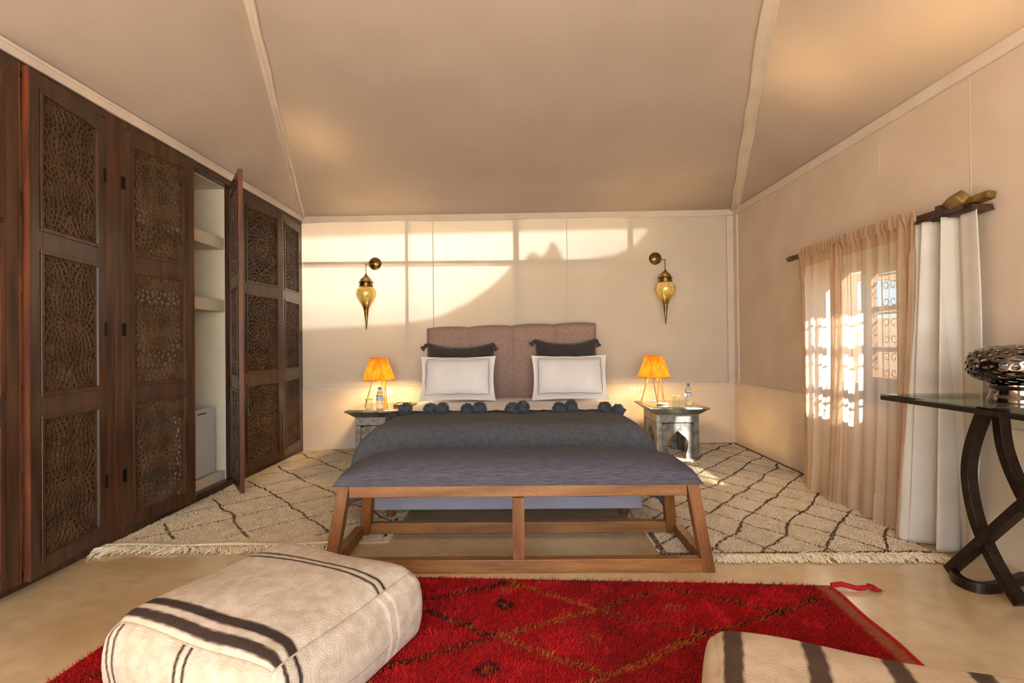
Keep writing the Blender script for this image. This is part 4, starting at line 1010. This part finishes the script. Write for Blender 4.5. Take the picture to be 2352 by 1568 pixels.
part('pelmet_board', MB().hexa([(2.17, 2.45, 1.668), (2.27, 2.45, 1.668), (2.27, 2.70, 1.668), (2.17, 2.70, 1.668)], [(2.17, 2.46, 1.70), (2.27, 2.46, 1.70), (2.27, 2.70, 1.695), (2.17, 2.70, 1.695)]), 'pole_wood', t)

# ------------------------------------------------------------------ console table and pierced ball
t = thing('console_table', 'glass topped console table with interlocking curved dark metal legs', 'table', (1.97, 1.75, 0))
TX0, TX1, TY0, TY1, TZ = 1.712, 2.262, 1.05, 2.445, .802
part('glass_top', MB().box(TX0+.002, TX1, TY0, TY1, TZ-.009, TZ), 'table_glass', t)
part('rim', MB().box(TX0, TX0+.022, TY0, TY1, TZ-.028, TZ-.0095).box(TX0+.022, TX1, TY1-.022, TY1, TZ-.028, TZ-.0095).box(TX0+.022, TX1, TY0, TY0+.022, TZ-.028, TZ-.0095).box(TX1-.022, TX1, TY0+.022, TY1-.022, TZ-.028, TZ-.0095), 'iron', t, bevel=.002)
arcA = catmull([(1.95, 2.16, .768), (1.95, 2.224, .604), (1.95, 2.246, .467), (1.95, 2.223, .324), (1.95, 2.176, .211), (1.95, 2.105, .107), (1.95, 2.02, .02)], 5)
arcB = catmull([(1.99, 2.14, .768), (1.99, 2.125, .62), (1.99, 2.075, .49), (1.99, 1.99, .36), (1.99, 1.86, .24), (1.99, 1.70, .17)], 5)
arcC = catmull([(1.93, 2.325, .024), (1.93, 2.16, .215), (1.93, 2.0, .40), (1.93, 1.86, .56), (1.93, 1.75, .766)], 5)
arcD = catmull([(1.94, 2.325, .022), (1.885, 2.235, .022), (1.90, 2.165, .022), (1.985, 2.165, .022), (2.19, 2.25, .022)], 6)
mir = lambda pts: [(p[0], TY0+TY1-p[1], p[2]) for p in pts]
for a in (arcA, arcB): part('curved_leg', MB().strip(a, .046, .036, (1, 0, 0)), 'iron', t, bevel=.002, auto=False)
for a in (arcA, arcB): part('curved_leg', MB().strip(mir(a), .046, .036, (1, 0, 0)), 'iron', t, bevel=.002)
part('cross_bar', MB().strip(arcC, .05, .034, (1, 0, 0)), 'iron', t, bevel=.002)
part('foot_hoop', MB().strip(arcD, .040, .032, (0, 0, 1)), 'iron', t, bevel=.002)

t = thing('pierced_ball_lantern', 'smoked chrome candle ball pierced with round holes on the console table', 'candle holder', (1.985, 2.05, TZ+.001)); local()
bm = bmesh.new(); bmesh.ops.create_icosphere(bm, subdivisions=5, radius=1)
rj = random.Random(9); pts3 = [v.co.copy() for v in bm.verts]; bm.free()
def ballmap(n):
    h = min(1, abs(n.z)); q = math.hypot(n.x, n.y) or 1; r2 = .166*max(0, 1-h**2.6)**.45
    return Vector((n.x/q*r2, n.y/q*r2, math.copysign(.080*h**.85, n.z) + .148))
keep = []; km = []
for i in rj.sample(range(len(pts3)), len(pts3)):          # loose blue-noise choice of hole centres
    p = ballmap(pts3[i]); dmin = rj.choice((.021, .028, .036, .044))
    if all((p-k).length > dmin for k in km): keep.append(i); km.append(p)
    if len(keep) > 260: break
# Voronoi-like cells on the sphere through the convex hull of the centres
bm = bmesh.new(); vv = [bm.verts.new(pts3[i].normalized()) for i in keep]
bmesh.ops.convex_hull(bm, input=bm.verts[:]); bm.normal_update()
ball = bmesh.new(); cen = {f: ball.verts.new(f.calc_center_median().normalized()) for f in bm.faces}
for v in bm.verts:
    fs = list(v.link_faces)
    if len(fs) < 3: continue
    n = v.co.normalized(); a = n.cross(Vector((.31, .52, .79))).normalized(); b = n.cross(a)
    fs.sort(key=lambda f: math.atan2(cen[f].co.dot(b), cen[f].co.dot(a)))
    try: ball.faces.new([cen[f] for f in fs])
    except ValueError: pass
bm.free()
low = {f for f in ball.faces if f.calc_center_median().normalized().z < -.9}
for v in ball.verts: v.co = ballmap(v.co.normalized())
ball.normal_update(); orig = list(ball.faces)
for f in orig:
    rad = math.sqrt(f.calc_area()/PI); bmesh.ops.inset_individual(ball, faces=[f], thickness=rad*rj.choice((.26, .32, .40, .5)), use_even_offset=True)
bmesh.ops.delete(ball, geom=[f for f in orig if f not in low], context='FACES_ONLY')
bmesh.ops.recalc_face_normals(ball, faces=ball.faces)
me = bpy.data.meshes.new('pierced_shell'); ball.to_mesh(me); ball.free(); me.shade_smooth()
o = obj('pierced_shell', me, 'chrome', t)
md = o.modifiers.new('subdivision', 'SUBSURF'); md.levels = 2; md.render_levels = 2
md = o.modifiers.new('thickness', 'SOLIDIFY'); md.thickness = .006; md.offset = -1
part('pedestal', MB().lathe([(.098, .0), (.100, .012), (.094, .024), (.088, .050), (.092, .062), (.096, .066), (.096, .072), (.080, .074)], 40), 'chrome', t, auto=True)
